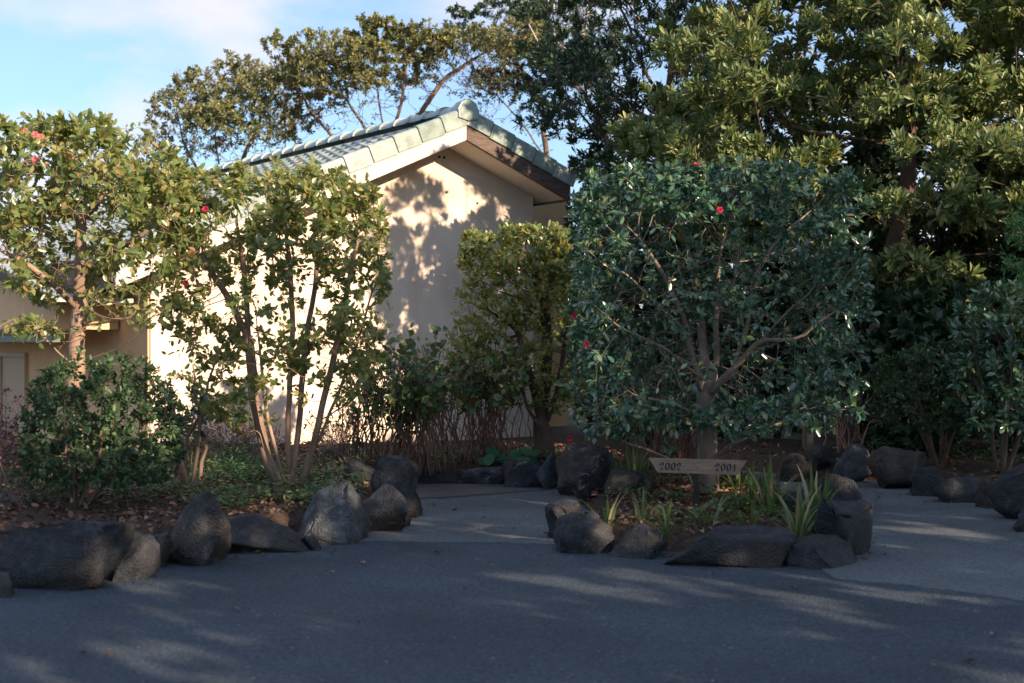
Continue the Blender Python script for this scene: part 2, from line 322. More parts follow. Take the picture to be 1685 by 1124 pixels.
# ------------------------------------------------------------------ branching
class Skel:
    pass
def colonize(attr, seeds, D, dk, rng, maxit=140, jit=0.18, trop=0.0):
    pos = []; par = []
    for si, pl in enumerate(seeds):
        pl = [np.array(p, float) for p in pl]
        if si == 0: cur = 0; pos.append(pl[0]); par.append(-1)
        else:
            d = [np.sum((q - pl[0])**2) for q in pos]; cur = int(np.argmin(d))
        for a in range(len(pl)):
            q = pl[a]; p0 = pos[cur]; L = np.linalg.norm(q - p0)
            if L < 1e-6: continue
            k = max(1, int(round(L / D)))
            for j in range(1, k + 1):
                w = p0 + (q - p0) * j / k + (rng.normal(size=3) * D * 0.10 if j < k else 0)
                pos.append(w); par.append(cur); cur = len(pos) - 1
    pos = list(pos); A = attr.copy()
    Pn = np.array(pos)
    d2 = np.full(len(A), 1e18); ni = np.zeros(len(A), int)
    for s in range(0, len(Pn)):
        dd = np.sum((A - Pn[s])**2, axis=1); m = dd < d2; d2[m] = dd[m]; ni[m] = s
    alive = d2 > dk * dk
    kids = {}
    for it in range(maxit):
        if not alive.any(): break
        idx = np.nonzero(alive)[0]
        nodes, inv = np.unique(ni[idx], return_inverse=True)
        PP = np.array([pos[i] for i in nodes])
        dirs = unit(A[idx] - PP[inv])
        acc = np.zeros((len(nodes), 3)); np.add.at(acc, inv, dirs)
        acc = unit(acc) + rng.normal(size=acc.shape) * jit + np.array([0, 0, trop])
        newp = PP + D * unit(acc)
        fresh = []
        for q, nd in enumerate(nodes):
            p = newp[q]
            bad = False
            for c in kids.get(nd, ()):
                if np.sum((pos[c] - p)**2) < (0.35 * D)**2: bad = True; break
            if bad:
                mem = idx[inv == q]; near = mem[np.argmin(d2[mem])]; alive[near] = False; continue
            pos.append(p); par.append(int(nd)); kids.setdefault(nd, []).append(len(pos) - 1); fresh.append(len(pos) - 1)
        if fresh:
            idx = np.nonzero(alive)[0]
            FP = np.array([pos[i] for i in fresh]); AA = A[idx]
            dd = ((AA[:, None, :] - FP[None])**2).sum(2); j = dd.argmin(1); dm = dd[np.arange(len(idx)), j]
            m = dm < d2[idx]; d2[idx[m]] = dm[m]; ni[idx[m]] = np.array(fresh)[j[m]]
        alive &= d2 > dk * dk
    sk = Skel(); sk.pos = np.array(pos); sk.par = np.array(par); return sk
def finish(sk, R, rt, smooth=2, nseed=0):
    n = len(sk.pos); par = sk.par
    ch = [[] for _ in range(n)]
    for i in range(1, n): ch[par[i]].append(i)
    tips = np.zeros(n, int)
    for i in range(n - 1, -1, -1):
        if not ch[i]: tips[i] = 1
        if i > 0: tips[par[i]] += tips[i]
    rad = np.maximum(rt, R * (tips / tips[0]) ** 0.60)
    for _ in range(smooth):
        q = sk.pos.copy()
        for i in range(1, n):
            if ch[i]:
                m = max(ch[i], key=lambda c: tips[c]); q[i] = 0.5 * sk.pos[i] + 0.25 * (sk.pos[par[i]] + sk.pos[m])
        sk.pos = q
    # flare at the foot
    sk.ch, sk.tips, sk.rad = ch, tips, rad
    d = np.zeros((n, 3)); d[1:] = sk.pos[1:] - sk.pos[par[1:]]; sk.dir = unit(d)
    return sk
def chains(sk):
    out = []; stack = [(0, None)]
    while stack:
        st, pr = stack.pop(); c = [pr] if pr is not None else []
        cur = st
        while True:
            c.append(cur); k = sk.ch[cur]
            if not k: break
            m = max(k, key=lambda x: sk.tips[x])
            for x in k:
                if x != m: stack.append((x, cur))
            cur = m
        out.append((c, pr is not None))
    return out
def tube_np(pts, rads, k, V, Fq, Ft, wob=None):
    pts = np.asarray(pts); n = len(pts)
    tan = np.zeros_like(pts); tan[:-1] += pts[1:] - pts[:-1]; tan[1:] += pts[1:] - pts[:-1]; tan = unit(tan)
    ref = np.array([1.0, 0, 0]) if abs(tan[0][0]) < 0.8 else np.array([0, 1.0, 0])
    u = np.cross(tan[0], ref); u /= np.linalg.norm(u) + 1e-9
    base = sum(len(x) for x in V); a = np.arange(k) * 2 * math.pi / k; ca, sa = np.cos(a)[:, None], np.sin(a)[:, None]
    rings = []
    for i in range(n):
        u = u - tan[i] * np.dot(u, tan[i]); l = np.linalg.norm(u)
        if l < 1e-6: u = np.cross(tan[i], [0.3, 0.5, 0.8]); l = np.linalg.norm(u)
        u = u / l; w = np.cross(tan[i], u); r = rads[i]
        rr = r if wob is None else r * (1 + wob * np.sin(a * 3 + i * 0.4)[:, None])
        rings.append(pts[i] + rr * (ca * u + sa * w))
    V.append(np.concatenate(rings))
    idx = base + np.arange(n * k).reshape(n, k)
    q = np.stack([idx[:-1], np.roll(idx[:-1], -1, 1), np.roll(idx[1:], -1, 1), idx[1:]], -1).reshape(-1, 4)
    Fq.append(q)
    # end fan
    last = idx[-1]; Ft.append(np.array([[last[0], last[i], last[i + 1]] for i in range(1, k - 1)]))
    fi = idx[0]; Ft.append(np.array([[fi[0], fi[i + 1], fi[i]] for i in range(1, k - 1)]))
def wood(sk, base, parent, mat, split=0.02, flare=1.5, names=('trunk', 'branches')):
    buckets = {0: ([], [], []), 1: ([], [], [])}
    for c, sub in chains(sk):
        pts = sk.pos[c]; rd = sk.rad[c].copy()
        if sub: rd[0] = rd[1]
        else:
            m = min(5, len(rd))
            rd[:m] *= np.linspace(flare, 1.0, m)
        rmax = rd[0]
        k = 10 if rmax > 0.05 else 7 if rmax > 0.02 else 5 if rmax > 0.008 else 3
        b = buckets[0 if rmax > split or not sub else 1]
        tube_np(pts, rd, k, b[0], b[1], b[2], wob=0.05 if rmax > 0.03 else None)
    res = []
    for i in (0, 1):
        V, Q, T3 = buckets[i]
        if not V: continue
        me = mesh_np(names[i], np.concatenate(V) - np.array(base), [np.concatenate(Q), np.concatenate(T3)], smooth=True)
        o = obj(names[i], me, mat, parent)
        if i == 1: o['kind'] = 'stuff'
        res.append(o)
    return res
def leaves_on(sk, n, size, rng, centre, tmpl=OVAL, maxtips=3, weight=None, up=0.6, out=0.5, spread=0.9, svar=0.45, hang=0.0, off=0.012):
    cand = np.nonzero((sk.tips <= maxtips) & (sk.par >= 0))[0]
    w = np.ones(len(cand))
    if weight is not None: w = np.maximum(1e-6, weight(sk.pos[cand]))
    pick = rng.choice(cand, size=n, p=w / w.sum())
    t = rng.random(n)[:, None]
    O = sk.pos[pick] * t + sk.pos[sk.par[pick]] * (1 - t)
    outv = unit(O - np.asarray(centre)[None])
    rv = unit(rng.normal(size=(n, 3)))
    T = sk.dir[pick] * 0.5 + rv * spread + outv * out * 0.6 + np.array([0, 0, -hang])
    Nn = np.array([0, 0, up]) + outv * out + rng.normal(size=(n, 3)) * 0.45
    O = O + unit(T) * off
    S = size * (1 - svar + 2 * svar * rng.random(n))
    return O, T, Nn, S
def superell(n, c, r, rng, shell=0.55, p=4.0, inner=0.0):
    """points in a rounded box, thicker towards its skin"""
    d = unit(rng.normal(size=(n, 3)))
    k = (np.abs(d) ** p).sum(1) ** (-1.0 / p)
    rad = shell + (1 - shell) * rng.random(n) ** 0.6
    m = rng.random(n) < inner; rad[m] = rng.random(m.sum()) ** 0.5
    return np.asarray(c) + d * (k * rad)[:, None] * np.asarray(r)
def pads_pts(pads, n, rng, top=0.0):
    w = np.array([p[3] * p[4] for p in pads]); w = w / w.sum()
    i = rng.choice(len(pads), size=n, p=w); pd = np.array(pads)[i]
    d = unit(rng.normal(size=(n, 3))); d[:, 2] = np.where(rng.random(n) < top, np.abs(d[:, 2]), d[:, 2])
    r = rng.random(n) ** (1 / 3.0)
    return pd[:, :3] + d * r[:, None] * pd[:, 3:6]

_flower = {}
def flower_mesh(kind):
    if kind in _flower: return _flower[kind]
    rng = np.random.default_rng(5); O = []; T = []; Nn = []; S = []
    for ring, (m, tilt, s) in enumerate(((6, 0.35, 0.042), (5, 0.8, 0.034), (4, 1.3, 0.024))):
        for i in range(m):
            a = 2 * math.pi * i / m + ring * 0.5
            O.append((0, 0, 0)); T.append((math.cos(a), math.sin(a), tilt)); Nn.append((-math.cos(a) * tilt, -math.sin(a) * tilt, 1)); S.append(s)
    me = leaf_mesh('flower', np.array(O, float), np.array(T), np.array(Nn), np.array(S), tmpl_oval(0.42, 0.1, -0.12), rng)
    me.materials.append(M[kind]); _flower[kind] = me; return me
def flowers(root, base, spots, kind='petal', scale=0.72):
    for k, (p, d) in enumerate(spots):
        o = obj('flower', flower_mesh(kind), None, root)
        o.location = Vector(np.array(p) - np.array(base)); o.rotation_euler = Vector(d).to_track_quat('Z', 'Y').to_euler(); o.scale = (scale,) * 3

TREES = {}
def tree(name, label, cat, base, attr, seeds, leafset, bark, leafm, R, rt=0.0025, D=0.07, dk=0.09, seed=1, group=None, split=0.02, tmpl=OVAL, flare=1.5, jit=0.18, smooth=2, names=('trunk', 'branches', 'crown'), trop=0.0, maxit=140):
    rng = np.random.default_rng(seed)
    root = thing(name, base, label, cat, group)
    sk = finish(colonize(attr, seeds, D, dk, rng, jit=jit, trop=trop, maxit=maxit), R, rt, smooth)
    wood(sk, base, root, M[bark], split, flare, names[:2])
    if leafset is not None:
        O, T, Nn, S = leafset(sk, rng)
        cr_ = obj(names[2], leaf_mesh(names[2], O - np.array(base), T, Nn, S, tmpl, rng), M[leafm], root); cr_['kind'] = 'stuff'
    return root, sk

# ------------------------------------------------------------------ ground, paving, planting beds
def sheet(name, pts, z, mat, ragged=0.0):
    mb = MB()
    if ragged:
        q = []; n = len(pts)
        for i in range(n):
            a_, b2 = np.array(pts[i], float), np.array(pts[(i + 1) % n], float); k = max(1, int(np.linalg.norm(b2 - a_) / 0.06))
            for j in range(k):
                p = a_ + (b2 - a_) * j / k; q.append((p[0] + ragged * noise.noise(Vector((p[0] * 5, p[1] * 5, 1))), p[1] + ragged * noise.noise(Vector((p[0] * 7, p[1] * 4, 9)))))
        pts = q; mb.prism([(x, y, z - 0.02) for x, y in pts], (0, 0, 0.02))
    else: mb.add([(x, y, z) for x, y in pts], [tuple(range(len(pts)))])
    o = obj(name, mb.mesh(name), mat); o['kind'] = 'structure'; return o
sheet('ground', [(-600, -300), (600, -300), (600, 900), (-600, 900)], -0.03, M['soil'])
sheet('asphalt_driveway', [(-26, -16), (26, -16), (26, 13.6), (-26, 13.6)], 0.0, M['asphalt'])
sheet('left_path', [(-1.1, 9.05), (0.0, 8.96), (0.45, 8.9), (1.0, 10.2), (1.3, 12.2), (1.2, 13.3), (-1.6, 13.3), (-1.4, 11)], 0.004, M['path'], 0.05)
sheet('right_path', [(1.85, 7.6), (2.3, 7.3), (2.7, 6.92), (4.0, 6.3), (9.0, 5.5), (9.0, 10), (5, 13.0), (3.6, 14.2), (1.4, 14.0), (1.6, 10), (1.8, 8.5)], 0.005, M['path'], 0.05)
sl_pts = [G(640, 790)[:2], G(640, 823)[:2], G(722, 820)[:2], G(905, 806)[:2], G(930, 790)[:2]]
sheet('concrete_slab', sl_pts, 0.008, M['slab'])
a, b_ = G(720, 821.5), G(912, 806)
sheet('path_joint_shade', [(a[0], a[1] - 0.022), (b_[0], b_[1] - 0.022), (b_[0], b_[1] + 0.006), (a[0], a[1] + 0.006)], 0.011, M['black_iron'])  # dark strip along the slab seam, with the gap's edge shadow put into its colour

def bed(name, poly, h, cell=0.11, edge=0.30, seed=0.0, humps=()):
    poly = np.array(poly); lo = poly.min(0) - 0.2; hi = poly.max(0) + 0.2
    nx = int((hi[0] - lo[0]) / cell) + 2; ny = int((hi[1] - lo[1]) / cell) + 2
    gx, gy = np.meshgrid(lo[0] + np.arange(nx) * cell, lo[1] + np.arange(ny) * cell, indexing='ij')
    pts = np.stack([gx.ravel(), gy.ravel()], 1)
    inside = np.zeros(len(pts), bool); dist = np.full(len(pts), 1e9); n = len(poly)
    for i in range(n):
        p, q = poly[i], poly[(i + 1) % n]; e = q - p
        t = np.clip(((pts - p) @ e) / (e @ e), 0, 1); dist = np.minimum(dist, np.linalg.norm(pts - p - t[:, None] * e, axis=1))
        c = (p[1] > pts[:, 1]) != (q[1] > pts[:, 1])
        with np.errstate(divide='ignore', invalid='ignore'):
            xi = p[0] + (pts[:, 1] - p[1]) / (q[1] - p[1] + 1e-12) * e[0]
        inside ^= c & (pts[:, 0] < xi)
    sd_ = np.where(inside, dist, -dist)
    k = np.clip((sd_ + 0.05) / edge, 0, 1); k = k * k * (3 - 2 * k)
    nz = np.array([noise.noise(Vector((x * 2.3 + seed, y * 2.3, 0))) * 0.03 + noise.noise(Vector((x * 9, y * 9, seed))) * 0.012 for x, y in pts])
    z = -0.04 + k * (h + 0.04 + nz)
    for (hx, hy, hr, hh) in humps: z += hh * np.exp(-((pts[:, 0] - hx)**2 + (pts[:, 1] - hy)**2) / hr**2) * k
    idx = np.arange(nx * ny).reshape(nx, ny)
    q = np.stack([idx[:-1, :-1], idx[1:, :-1], idx[1:, 1:], idx[:-1, 1:]], -1).reshape(-1, 4)
    keep = (sd_[q] > -0.02).any(1); q = q[keep]
    used, inv = np.unique(q, return_inverse=True)
    V = np.concatenate([pts[used], z[used, None]], 1)
    o = obj(name, mesh_np(name, V, [inv.reshape(-1, 4)], smooth=True), M['soil']); o['kind'] = 'structure'
    return lambda XY: None, pts, z, sd_
LEFT_EDGE = [(-7.5, 7.0), (-3.2, 7.35), (-2.2, 8.1), (-1.55, 8.95), (-1.05, 9.6), (-0.92, 10.4), (-0.95, 11.6), (-1.2, 12.2)]
b_left = bed('soil_bed_left', LEFT_EDGE + [(-1.0, 12.75), (0.15, 12.75), (0.6, 12.45), (0.95, 12.2), (1.5, 12.9), (1.2, 15.2), (-1.5, 15.8), (-7.5, 15)], 0.17, seed=1.0)
ISLAND = [(0.36, 9.3), (0.5, 8.75), (1.3, 8.45), (2.05, 8.4), (2.35, 9.1), (2.3, 10.4), (2.4, 12.1), (2.0, 13.3), (1.3, 12.9), (0.75, 11.9), (0.55, 10.8), (0.7, 10.2)]
b_isl = bed('soil_bed_island', ISLAND, 0.13, cell=0.08, edge=0.25, seed=5.0)
RIGHT_EDGE = [(2.2, 14.1), (3.0, 13.2), (3.6, 12.8), (3.75, 11.9), (3.95, 11.2), (4.1, 10.3), (4.6, 8.6), (7, 7.2), (12, 7)]
b_right = bed('soil_bed_right', RIGHT_EDGE + [(12, 17), (2.2, 17)], 0.14, cell=0.13, seed=9.0)

# ------------------------------------------------------------------ the house
def Hc(t, r, z): return np.array([-0.634 + 0.805 * t - 0.593 * r, 18 + 0.593 * t + 0.805 * r, z])
GV, RV, ZV = np.array([0.805, 0.593, 0]), np.array([-0.593, 0.805, 0]), np.array([0, 0, 1.0])
TL, TR, LEN = -4.8, 1.78, 12.1
def pitch(t): return 0.44 if t < 0 else 0.40
def zt(t): return 4.44 - pitch(t) * abs(t)      # top of the deck
def zs(t): return 4.09 - pitch(t) * abs(t)      # soffit underside
HB = Hc(-1.3, 5.0, 0.0)
house = thing('house', HB, 'cream plastered gabled house with green glazed roof tiles behind the garden', 'house')
mb = MB()
poly = [Hc(-4.15, 0.6, -0.03), Hc(1.61, 0.6, -0.03), Hc(1.61, 0.6, zs(1.61) + 0.02), Hc(0, 0.6, zs(0) + 0.02), Hc(-4.15, 0.6, zs(-4.15) + 0.02)]
mb.prism(poly, RV * (LEN - 1.2)); obj('wall', mb.mesh('wall', HB), M['plaster'], house)
mb = MB(); mb.box(Hc(-4.175, 0.63, -0.03), GV * 0.03, RV * (LEN - 1.4), ZV * (zs(-4.175) - 0.0 + 0.03)); obj('side_wall', mb.mesh('side_wall', HB), M['plaster_beige'], house)
mb = MB(); mb.box(Hc(1.55, 2.2, -0.03), GV * 2.0, RV * 5, ZV * 3.75); obj('side_wing', mb.mesh('side_wing', HB), M['plaster_beige'], house)
for (t_, z_) in ((-0.02, 3.90), (0.06, 3.90), (0.10, 3.42), (0.62, 3.30)):
    mb = MB(); mb.prism([Hc(t_ + 0.018 * math.cos(a_ * math.pi / 5), 0.588, z_ + 0.018 * math.sin(a_ * math.pi / 5)) for a_ in range(10)], RV * 0.02); obj('vent_hole', mb.mesh('vent_hole', HB), M['black_iron'], house)
# roof deck
mb = MB()
mb.prism([Hc(TL, 0.02, zs(TL) + 0.012), Hc(0, 0.02, zs(0) + 0.012), Hc(TR, 0.02, zs(TR) + 0.012), Hc(TR, 0.02, zt(TR) - 0.05), Hc(0, 0.02, zt(0) - 0.05), Hc(TL, 0.02, zt(TL) - 0.05)], RV * (LEN - 0.04))
roof = obj('roof', mb.mesh('roof', HB), M['barge_dark'], house)
for tA, tB in ((TL + 0.01, -0.004), (0.004, TR - 0.01)):
    mb = MB(); mb.prism([Hc(tA, 0.03, zs(tA) - 0.004), Hc(tB, 0.03, zs(tB) - 0.004), Hc(tB, 0.03, zs(tB) + 0.011), Hc(tA, 0.03, zs(tA) + 0.011)], RV * (LEN - 0.06))
    obj('soffit', mb.mesh('soffit', HB), M['soffit'], roof)
for tA, tB, mm, lb in ((TL - 0.01, -0.003, 'barge_pale', 'pale barge board on the long slope'), (0.003, TR + 0.01, 'barge_dark', 'dark brown barge board on the short slope')):  # paler timber colour on the long slope, darker on the short one
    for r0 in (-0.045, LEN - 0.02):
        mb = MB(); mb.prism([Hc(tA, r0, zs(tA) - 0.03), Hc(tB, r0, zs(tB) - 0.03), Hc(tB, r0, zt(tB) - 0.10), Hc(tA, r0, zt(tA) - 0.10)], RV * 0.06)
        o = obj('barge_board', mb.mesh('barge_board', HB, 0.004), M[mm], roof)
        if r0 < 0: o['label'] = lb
for tA in (TL, TR):
    s_ = 1 if tA > 0 else -1
    mb = MB(); mb.box(Hc(tA, 0.02, zs(tA) - 0.03), GV * 0.035 * s_, RV * (LEN - 0.04), ZV * 0.27); obj('eave_board', mb.mesh('eave_board', HB, 0.003), M['barge_dark'], roof)
# verge tiles : L-shaped glazed pieces
ca = 1 / math.sqrt(1 + 0.42**2)
def slope_axes(s):      # s=-1 left slope, +1 right slope : u runs down the slope, n is its normal
    p_ = pitch(s); c_ = 1 / math.sqrt(1 + p_ * p_); u = (GV * s + ZV * (-p_)) * c_; n_ = (ZV + GV * s * p_) * c_; return u, n_
def tile_obj(name, me, origin, s, parent=roof):
    u, n_ = slope_axes(s); o = obj(name, me, None, parent)
    w = RV
    m = Matrix(((u[0], w[0], n_[0], origin[0] - HB[0]), (u[1], w[1], n_[1], origin[1] - HB[1]), (u[2], w[2], n_[2], origin[2] - HB[2]), (0, 0, 0, 1)))
    o.matrix_local = m; return o
PV = 0.366 / ca
mbv = MB()
prof = [(-0.075, -0.17), (-0.075, 0.035), (-0.05, 0.06), (0.02, 0.065), (0.12, 0.05), (0.2, 0.03), (0.2, 0.0), (-0.04, 0.0), (-0.045, -0.17)]
mbv.prism([(-0.004, a_, b2) for a_, b2 in prof], (PV * 0.965, 0, 0.016))
vt_me = mbv.mesh('verge_tile', None, 0.007); vt_me.materials.append(M['tile'])
for s, tend in ((-1, -TL), (1, TR)):
    k = 0
    while 0.06 + k * 0.366 + 0.3 < tend + 0.25:
        t = (0.06 + k * 0.366) * s; tile_obj('verge_tile', vt_me, Hc(t, 0.0, zt(t)), s); k += 1
# ridge : barrel tiles with a raised lip, and the end cap
def ridge_mesh(L, r0, r1, lip):
    V = []; Fs = []; secs = [(0, r1), (lip, r1), (lip + 0.012, r0), (L, r0)]; k = 9
    for (x, r) in secs:
        for i in range(k):
            a_ = math.pi * i / (k - 1); V.append((x, r * math.cos(a_) * 1.25, r * math.sin(a_) * 1.0))
    for j in range(len(secs) - 1):
        for i in range(k - 1): Fs.append((j*k+i, j*k+i+1, (j+1)*k+i+1, (j+1)*k+i))
    Fs.append(tuple(range(k))[::-1]); Fs.append(tuple(range((len(secs)-1)*k, len(secs)*k)))
    mb = MB(); mb.add(V, Fs); return mb.mesh('ridge_tile')
rt_me = ridge_mesh(0.40, 0.105, 0.13, 0.07); rt_me.materials.append(M['tile'])
for k in range(int(LEN / 0.39)):
    o = obj('ridge_tile', rt_me, None, roof); q = Hc(0, 0.03 + k * 0.39, zt(0) + 0.0) - HB
    o.matrix_local = Matrix(((RV[0], -GV[0], 0, q[0]), (RV[1], -GV[1], 0, q[1]), (0, 0, 1, q[2]), (0, 0, 0, 1)))
mb = MB(); pts = [(-0.16, -0.10), (-0.17, 0.02), (-0.11, 0.12), (0, 0.17), (0.11, 0.12), (0.17, 0.02), (0.16, -0.10), (0, -0.13)]
mb.prism([Hc(a_, -0.10, zt(0) + z_) for a_, z_ in pts], RV * 0.16)
obj('ridge_end_cap', mb.mesh('ridge_end_cap', HB, 0.012), M['tile'], roof)
# field tiles
TW, TC = 0.30, 0.29
def field_tile():
    V = []; Fs = []; k = 7
    for (x, dz) in ((0.0, 0.0), (TC + 0.045, 0.045)):
        for i in range(k):
            y = TW * i / (k - 1); z = 0.022 * math.cos(2 * math.pi * i / (k - 1)) - 0.022
            V.append((x, y, dz + z + 0.012)); 
    for i in range(k):
        y = TW * i / (k - 1); z = 0.022 * math.cos(2 * math.pi * i / (k - 1)) - 0.022; V.append((TC + 0.045, y, z + 0.005))
    for i in range(k - 1):
        Fs.append((i, k + i, k + i + 1, i + 1)); Fs.append((k + i, 2 * k + i, 2 * k + i + 1, k + i + 1))
    return V, Fs
ft_V, ft_F = field_tile(); mb = MB(); mb.add(ft_V, ft_F); ft_me = mb.mesh('roof_tile'); ft_me.materials.append(M['tile'])
rest = MB(); cnt = 0
ncol = int((LEN - 0.35) / TW)
for col in range(ncol):
    for s, tend in ((-1, -TL), (1, TR)):
        row = 0
        while 0.10 + row * TC * ca + TC * ca < tend + 0.09:
            t = (0.10 + row * TC * ca) * s; org = Hc(t, 0.17 + col * TW, zt(t) - 0.035)
            if s < 0 and cnt < 300: tile_obj('roof_tile', ft_me, org, s); cnt += 1
            else:
                u, n_ = slope_axes(s); rest.add([org + u * v[0] + RV * v[1] + n_ * v[2] for v in ft_V], ft_F)
            row += 1
o = obj('roof_tiles_beyond', rest.mesh('roof_tiles_beyond', HB), M['tile'], roof); o['kind'] = 'stuff'
# side entrance : low cross gable on the shaded side wall
TP = -4.98
def zp(r): return 2.62 - 0.22 * abs(r - 4.6)
mb = MB(); mb.prism([Hc(TP, 1.55, 1.50), Hc(TP, 7.6, 1.50), Hc(TP, 7.6, zp(7.6) - 0.05), Hc(TP, 4.6, zp(4.6) - 0.05), Hc(TP, 1.55, zp(1.55) - 0.05)], GV * 0.78)
porch = obj('porch_gable', mb.mesh('porch_gable', HB), M['plaster_beige'], house)
mb = MB()
for rA, rB in ((0.95, 4.6), (4.6, 8.2)):
    mb.prism([Hc(TP - 0.25, rA, zp(rA)), Hc(TP - 0.25, rB, zp(rB)), Hc(TP - 0.25, rB, zp(rB) + 0.05), Hc(TP - 0.25, rA, zp(rA) + 0.05)], GV * 1.0)
obj('porch_roof', mb.mesh('porch_roof', HB), M['tile'], porch)
for rA, rB in ((0.95, 4.6), (4.6, 8.2)):
    mb = MB(); mb.prism([Hc(TP - 0.28, rA, zp(rA) - 0.10), Hc(TP - 0.28, rB, zp(rB) - 0.10), Hc(TP - 0.28, rB, zp(rB) + 0.02), Hc(TP - 0.28, rA, zp(rA) + 0.02)], GV * 0.028)
    obj('barge_board', mb.mesh('barge_board', HB), M['barge_dark'], porch)
mb = MB(); mb.box(Hc(TP - 0.03, 1.6, 1.44), GV * 0.12, RV * 6, ZV * 0.075); obj('brown_beam', mb.mesh('brown_beam', HB, 0.004), M['brown_wood'], porch)
mb = MB(); mb.box(Hc(TP - 0.01, 1.65, 1.34), GV * 0.10, RV * 5.9, ZV * 0.098); obj('green_beam', mb.mesh('green_beam', HB, 0.004), M['green_trim'], porch)
for rr in (7.2,):
    mb = MB(); mb.box(Hc(TP, rr, -0.03), GV * 0.1, RV * 0.1, ZV * 1.37); obj('post', mb.mesh('post', HB), M['brown_wood'], porch)
mb = MB(); mb.box(Hc(-4.21, 5.45, -0.03), GV * 0.035, RV * 1.15, ZV * 1.14); door = obj('hatch_door', mb.mesh('hatch_door', HB, 0.004), M['door_paint'], house)
for (r0, w_, z0, h_) in ((5.36, 0.075, -0.03, 1.21), (6.615, 0.075, -0.03, 1.21), (5.445, 1.16, 1.115, 0.065)):
    mb = MB(); mb.box(Hc(-4.235, r0, z0), GV * 0.06, RV * w_, ZV * h_); obj('door_frame', mb.mesh('door_frame', HB, 0.003), M['door_paint'], door)

# ------------------------------------------------------------------ rocks
_ico = None
def rock(label, x0, x1, yt, yb, mat, seed, dep=None, z0=0.0, box=0.62, taper=0.15, lean=0.0, cuts=6, rough=1.0, group='rocks edging the garden beds', rz=0.0, Y=None, waist=0.0):
    global _ico
    if _ico is None:
        bm = bmesh.new(); bmesh.ops.create_icosphere(bm, subdivisions=4, radius=1.0); bm.verts.ensure_lookup_table()
        _ico = (np.array([v.co[:] for v in bm.verts]), np.array([[v.index for v in f.verts] for f in bm.faces])); bm.free()
    V0, Fc = _ico
    rng = np.random.default_rng(seed + 100)
    Yf = Y if Y is not None else F * (CH - z0) / (yb - CY)
    W = (x1 - x0) / F * Yf; dp = dep if dep else W * 0.75; Yc = Yf + dp * 0.42
    W = (x1 - x0) / F * (Yf + dp * 0.3) * 1.10
    top = CH + (CY - yt) / F * (Yf + dp * 0.45)
    xc = ((x0 + x1) / 2 - CX) / F * (Yf + dp * 0.3)
    V = np.sign(V0) * np.abs(V0) ** box
    for i in range(cuts + 1):
        n = unit(rng.normal(size=3) * np.array([1, 1, 0.8])); d = rng.uniform(0.38, 0.80)
        ex = V @ n - d; V = V - np.where(ex > 0, ex * 0.94, 0)[:, None] * n
    off = rng.uniform(0, 50, 3)
    nz = np.array([noise.noise(Vector(v * 1.3 + off)) * 0.15 + noise.noise(Vector(v * 2.9 + off)) * 0.10 + noise.noise(Vector(v * 6.5 + off)) * 0.05
                   - np.clip(0.12 - abs(noise.noise(Vector(v * 2.2 - off))), 0, 1) * 0.5 + noise.noise(Vector(v * 16 + off)) * 0.022 for v in V0]) * rough
    V = V * (1 + nz)[:, None]
    st = 0.16; zq = V[:, 2] / st + 0.6 * np.array([noise.noise(Vector((v[0] * 2 + off[0], v[1] * 2, off[2]))) for v in V0]); fr = zq - np.floor(zq); V[:, :2] *= (1 - 0.05 * np.clip(1 - fr * 3, 0, 1))[:, None]
    V -= (V.max(0) + V.min(0)) / 2; V /= (V.max(0) - V.min(0)) / 2
    k = 1 - 0.6 * taper * (V[:, 2] + 0.3); V[:, 0] = V[:, 0] * k + lean * V[:, 2]; V[:, 1] *= k
    if waist: 
        w_ = 1 - waist * np.exp(-((V[:, 2] + 0.05) / 0.14)**2); V[:, 0] *= w_; V[:, 1] *= w_
    if rz: c, s_ = math.cos(rz), math.sin(rz); V[:, :2] = V[:, :2] @ np.array([[c, s_], [-s_, c]])
    V[:, 0] -= (V[:, 0].max() + V[:, 0].min()) / 2; V[:, 0] /= V[:, 0].max(); V[:, 1] /= np.abs(V[:, 1]).max()
    sink = 0.05 + 0.12 * (top - z0)
    V = V * np.array([W / 2, dp / 2, (top - z0 + sink) / 2]); V[:, 2] += (top - z0 - sink) / 2
    me = mesh_np('rock', V, [Fc], smooth=True)
    o = obj('rock', me, M[mat], None, (xc, Yc, z0)); return tag(o, label, 'rock', group)
g1 = 'rocks edging the left bed'
rock('broad flat-topped dark rock under the small dark green bush at the driveway edge', -40, 192, 850, 972, 'rock_dark', 1, 0.45, box=0.55, taper=-0.12, cuts=5, group=g1)
rock('small pale rock at the foot of the broad flat-topped dark rock', -30, 24, 940, 983, 'rock_brown', 2, 0.18, group=g1)
rock('squat blue-grey rock beside the broad flat-topped rock', 166, 252, 876, 957, 'rock_dark', 3, 0.3, box=0.6, taper=0.05, group=g1)
rock('narrow small rock with a pale streak squeezed beside the tall slanted rock', 236, 278, 876, 934, 'rock_lichen', 4, 0.18, taper=0.1, group=g1)
rock('tall rock with a brown slanted top standing in the left bed edge', 248, 374, 806, 932, 'rock_brown', 5, 0.38, box=0.6, taper=0.35, lean=0.05, cuts=7, group=g1)
rock('long low dark rock lying between the tall slanted rock and the pointed grey rock', 345, 512, 846, 912, 'rock_dark', 6, 0.42, taper=0.45, cuts=8, group=g1)
rock('pale grey pointed rock with a broken peak in the left bed edge', 478, 602, 792, 896, 'rock_grey', 7, 0.42, box=0.75, taper=0.6, lean=-0.12, cuts=8, group=g1)
rock('small lichen-spotted stone at the foot of the pale pointed rock', 498, 530, 878, 906, 'rock_lichen', 8, 0.14, group=g1)
rock('rounded dark boulder behind the pale pointed rock', 566, 668, 796, 880, 'rock_dark', 9, 0.4, taper=0.3, group=g1)
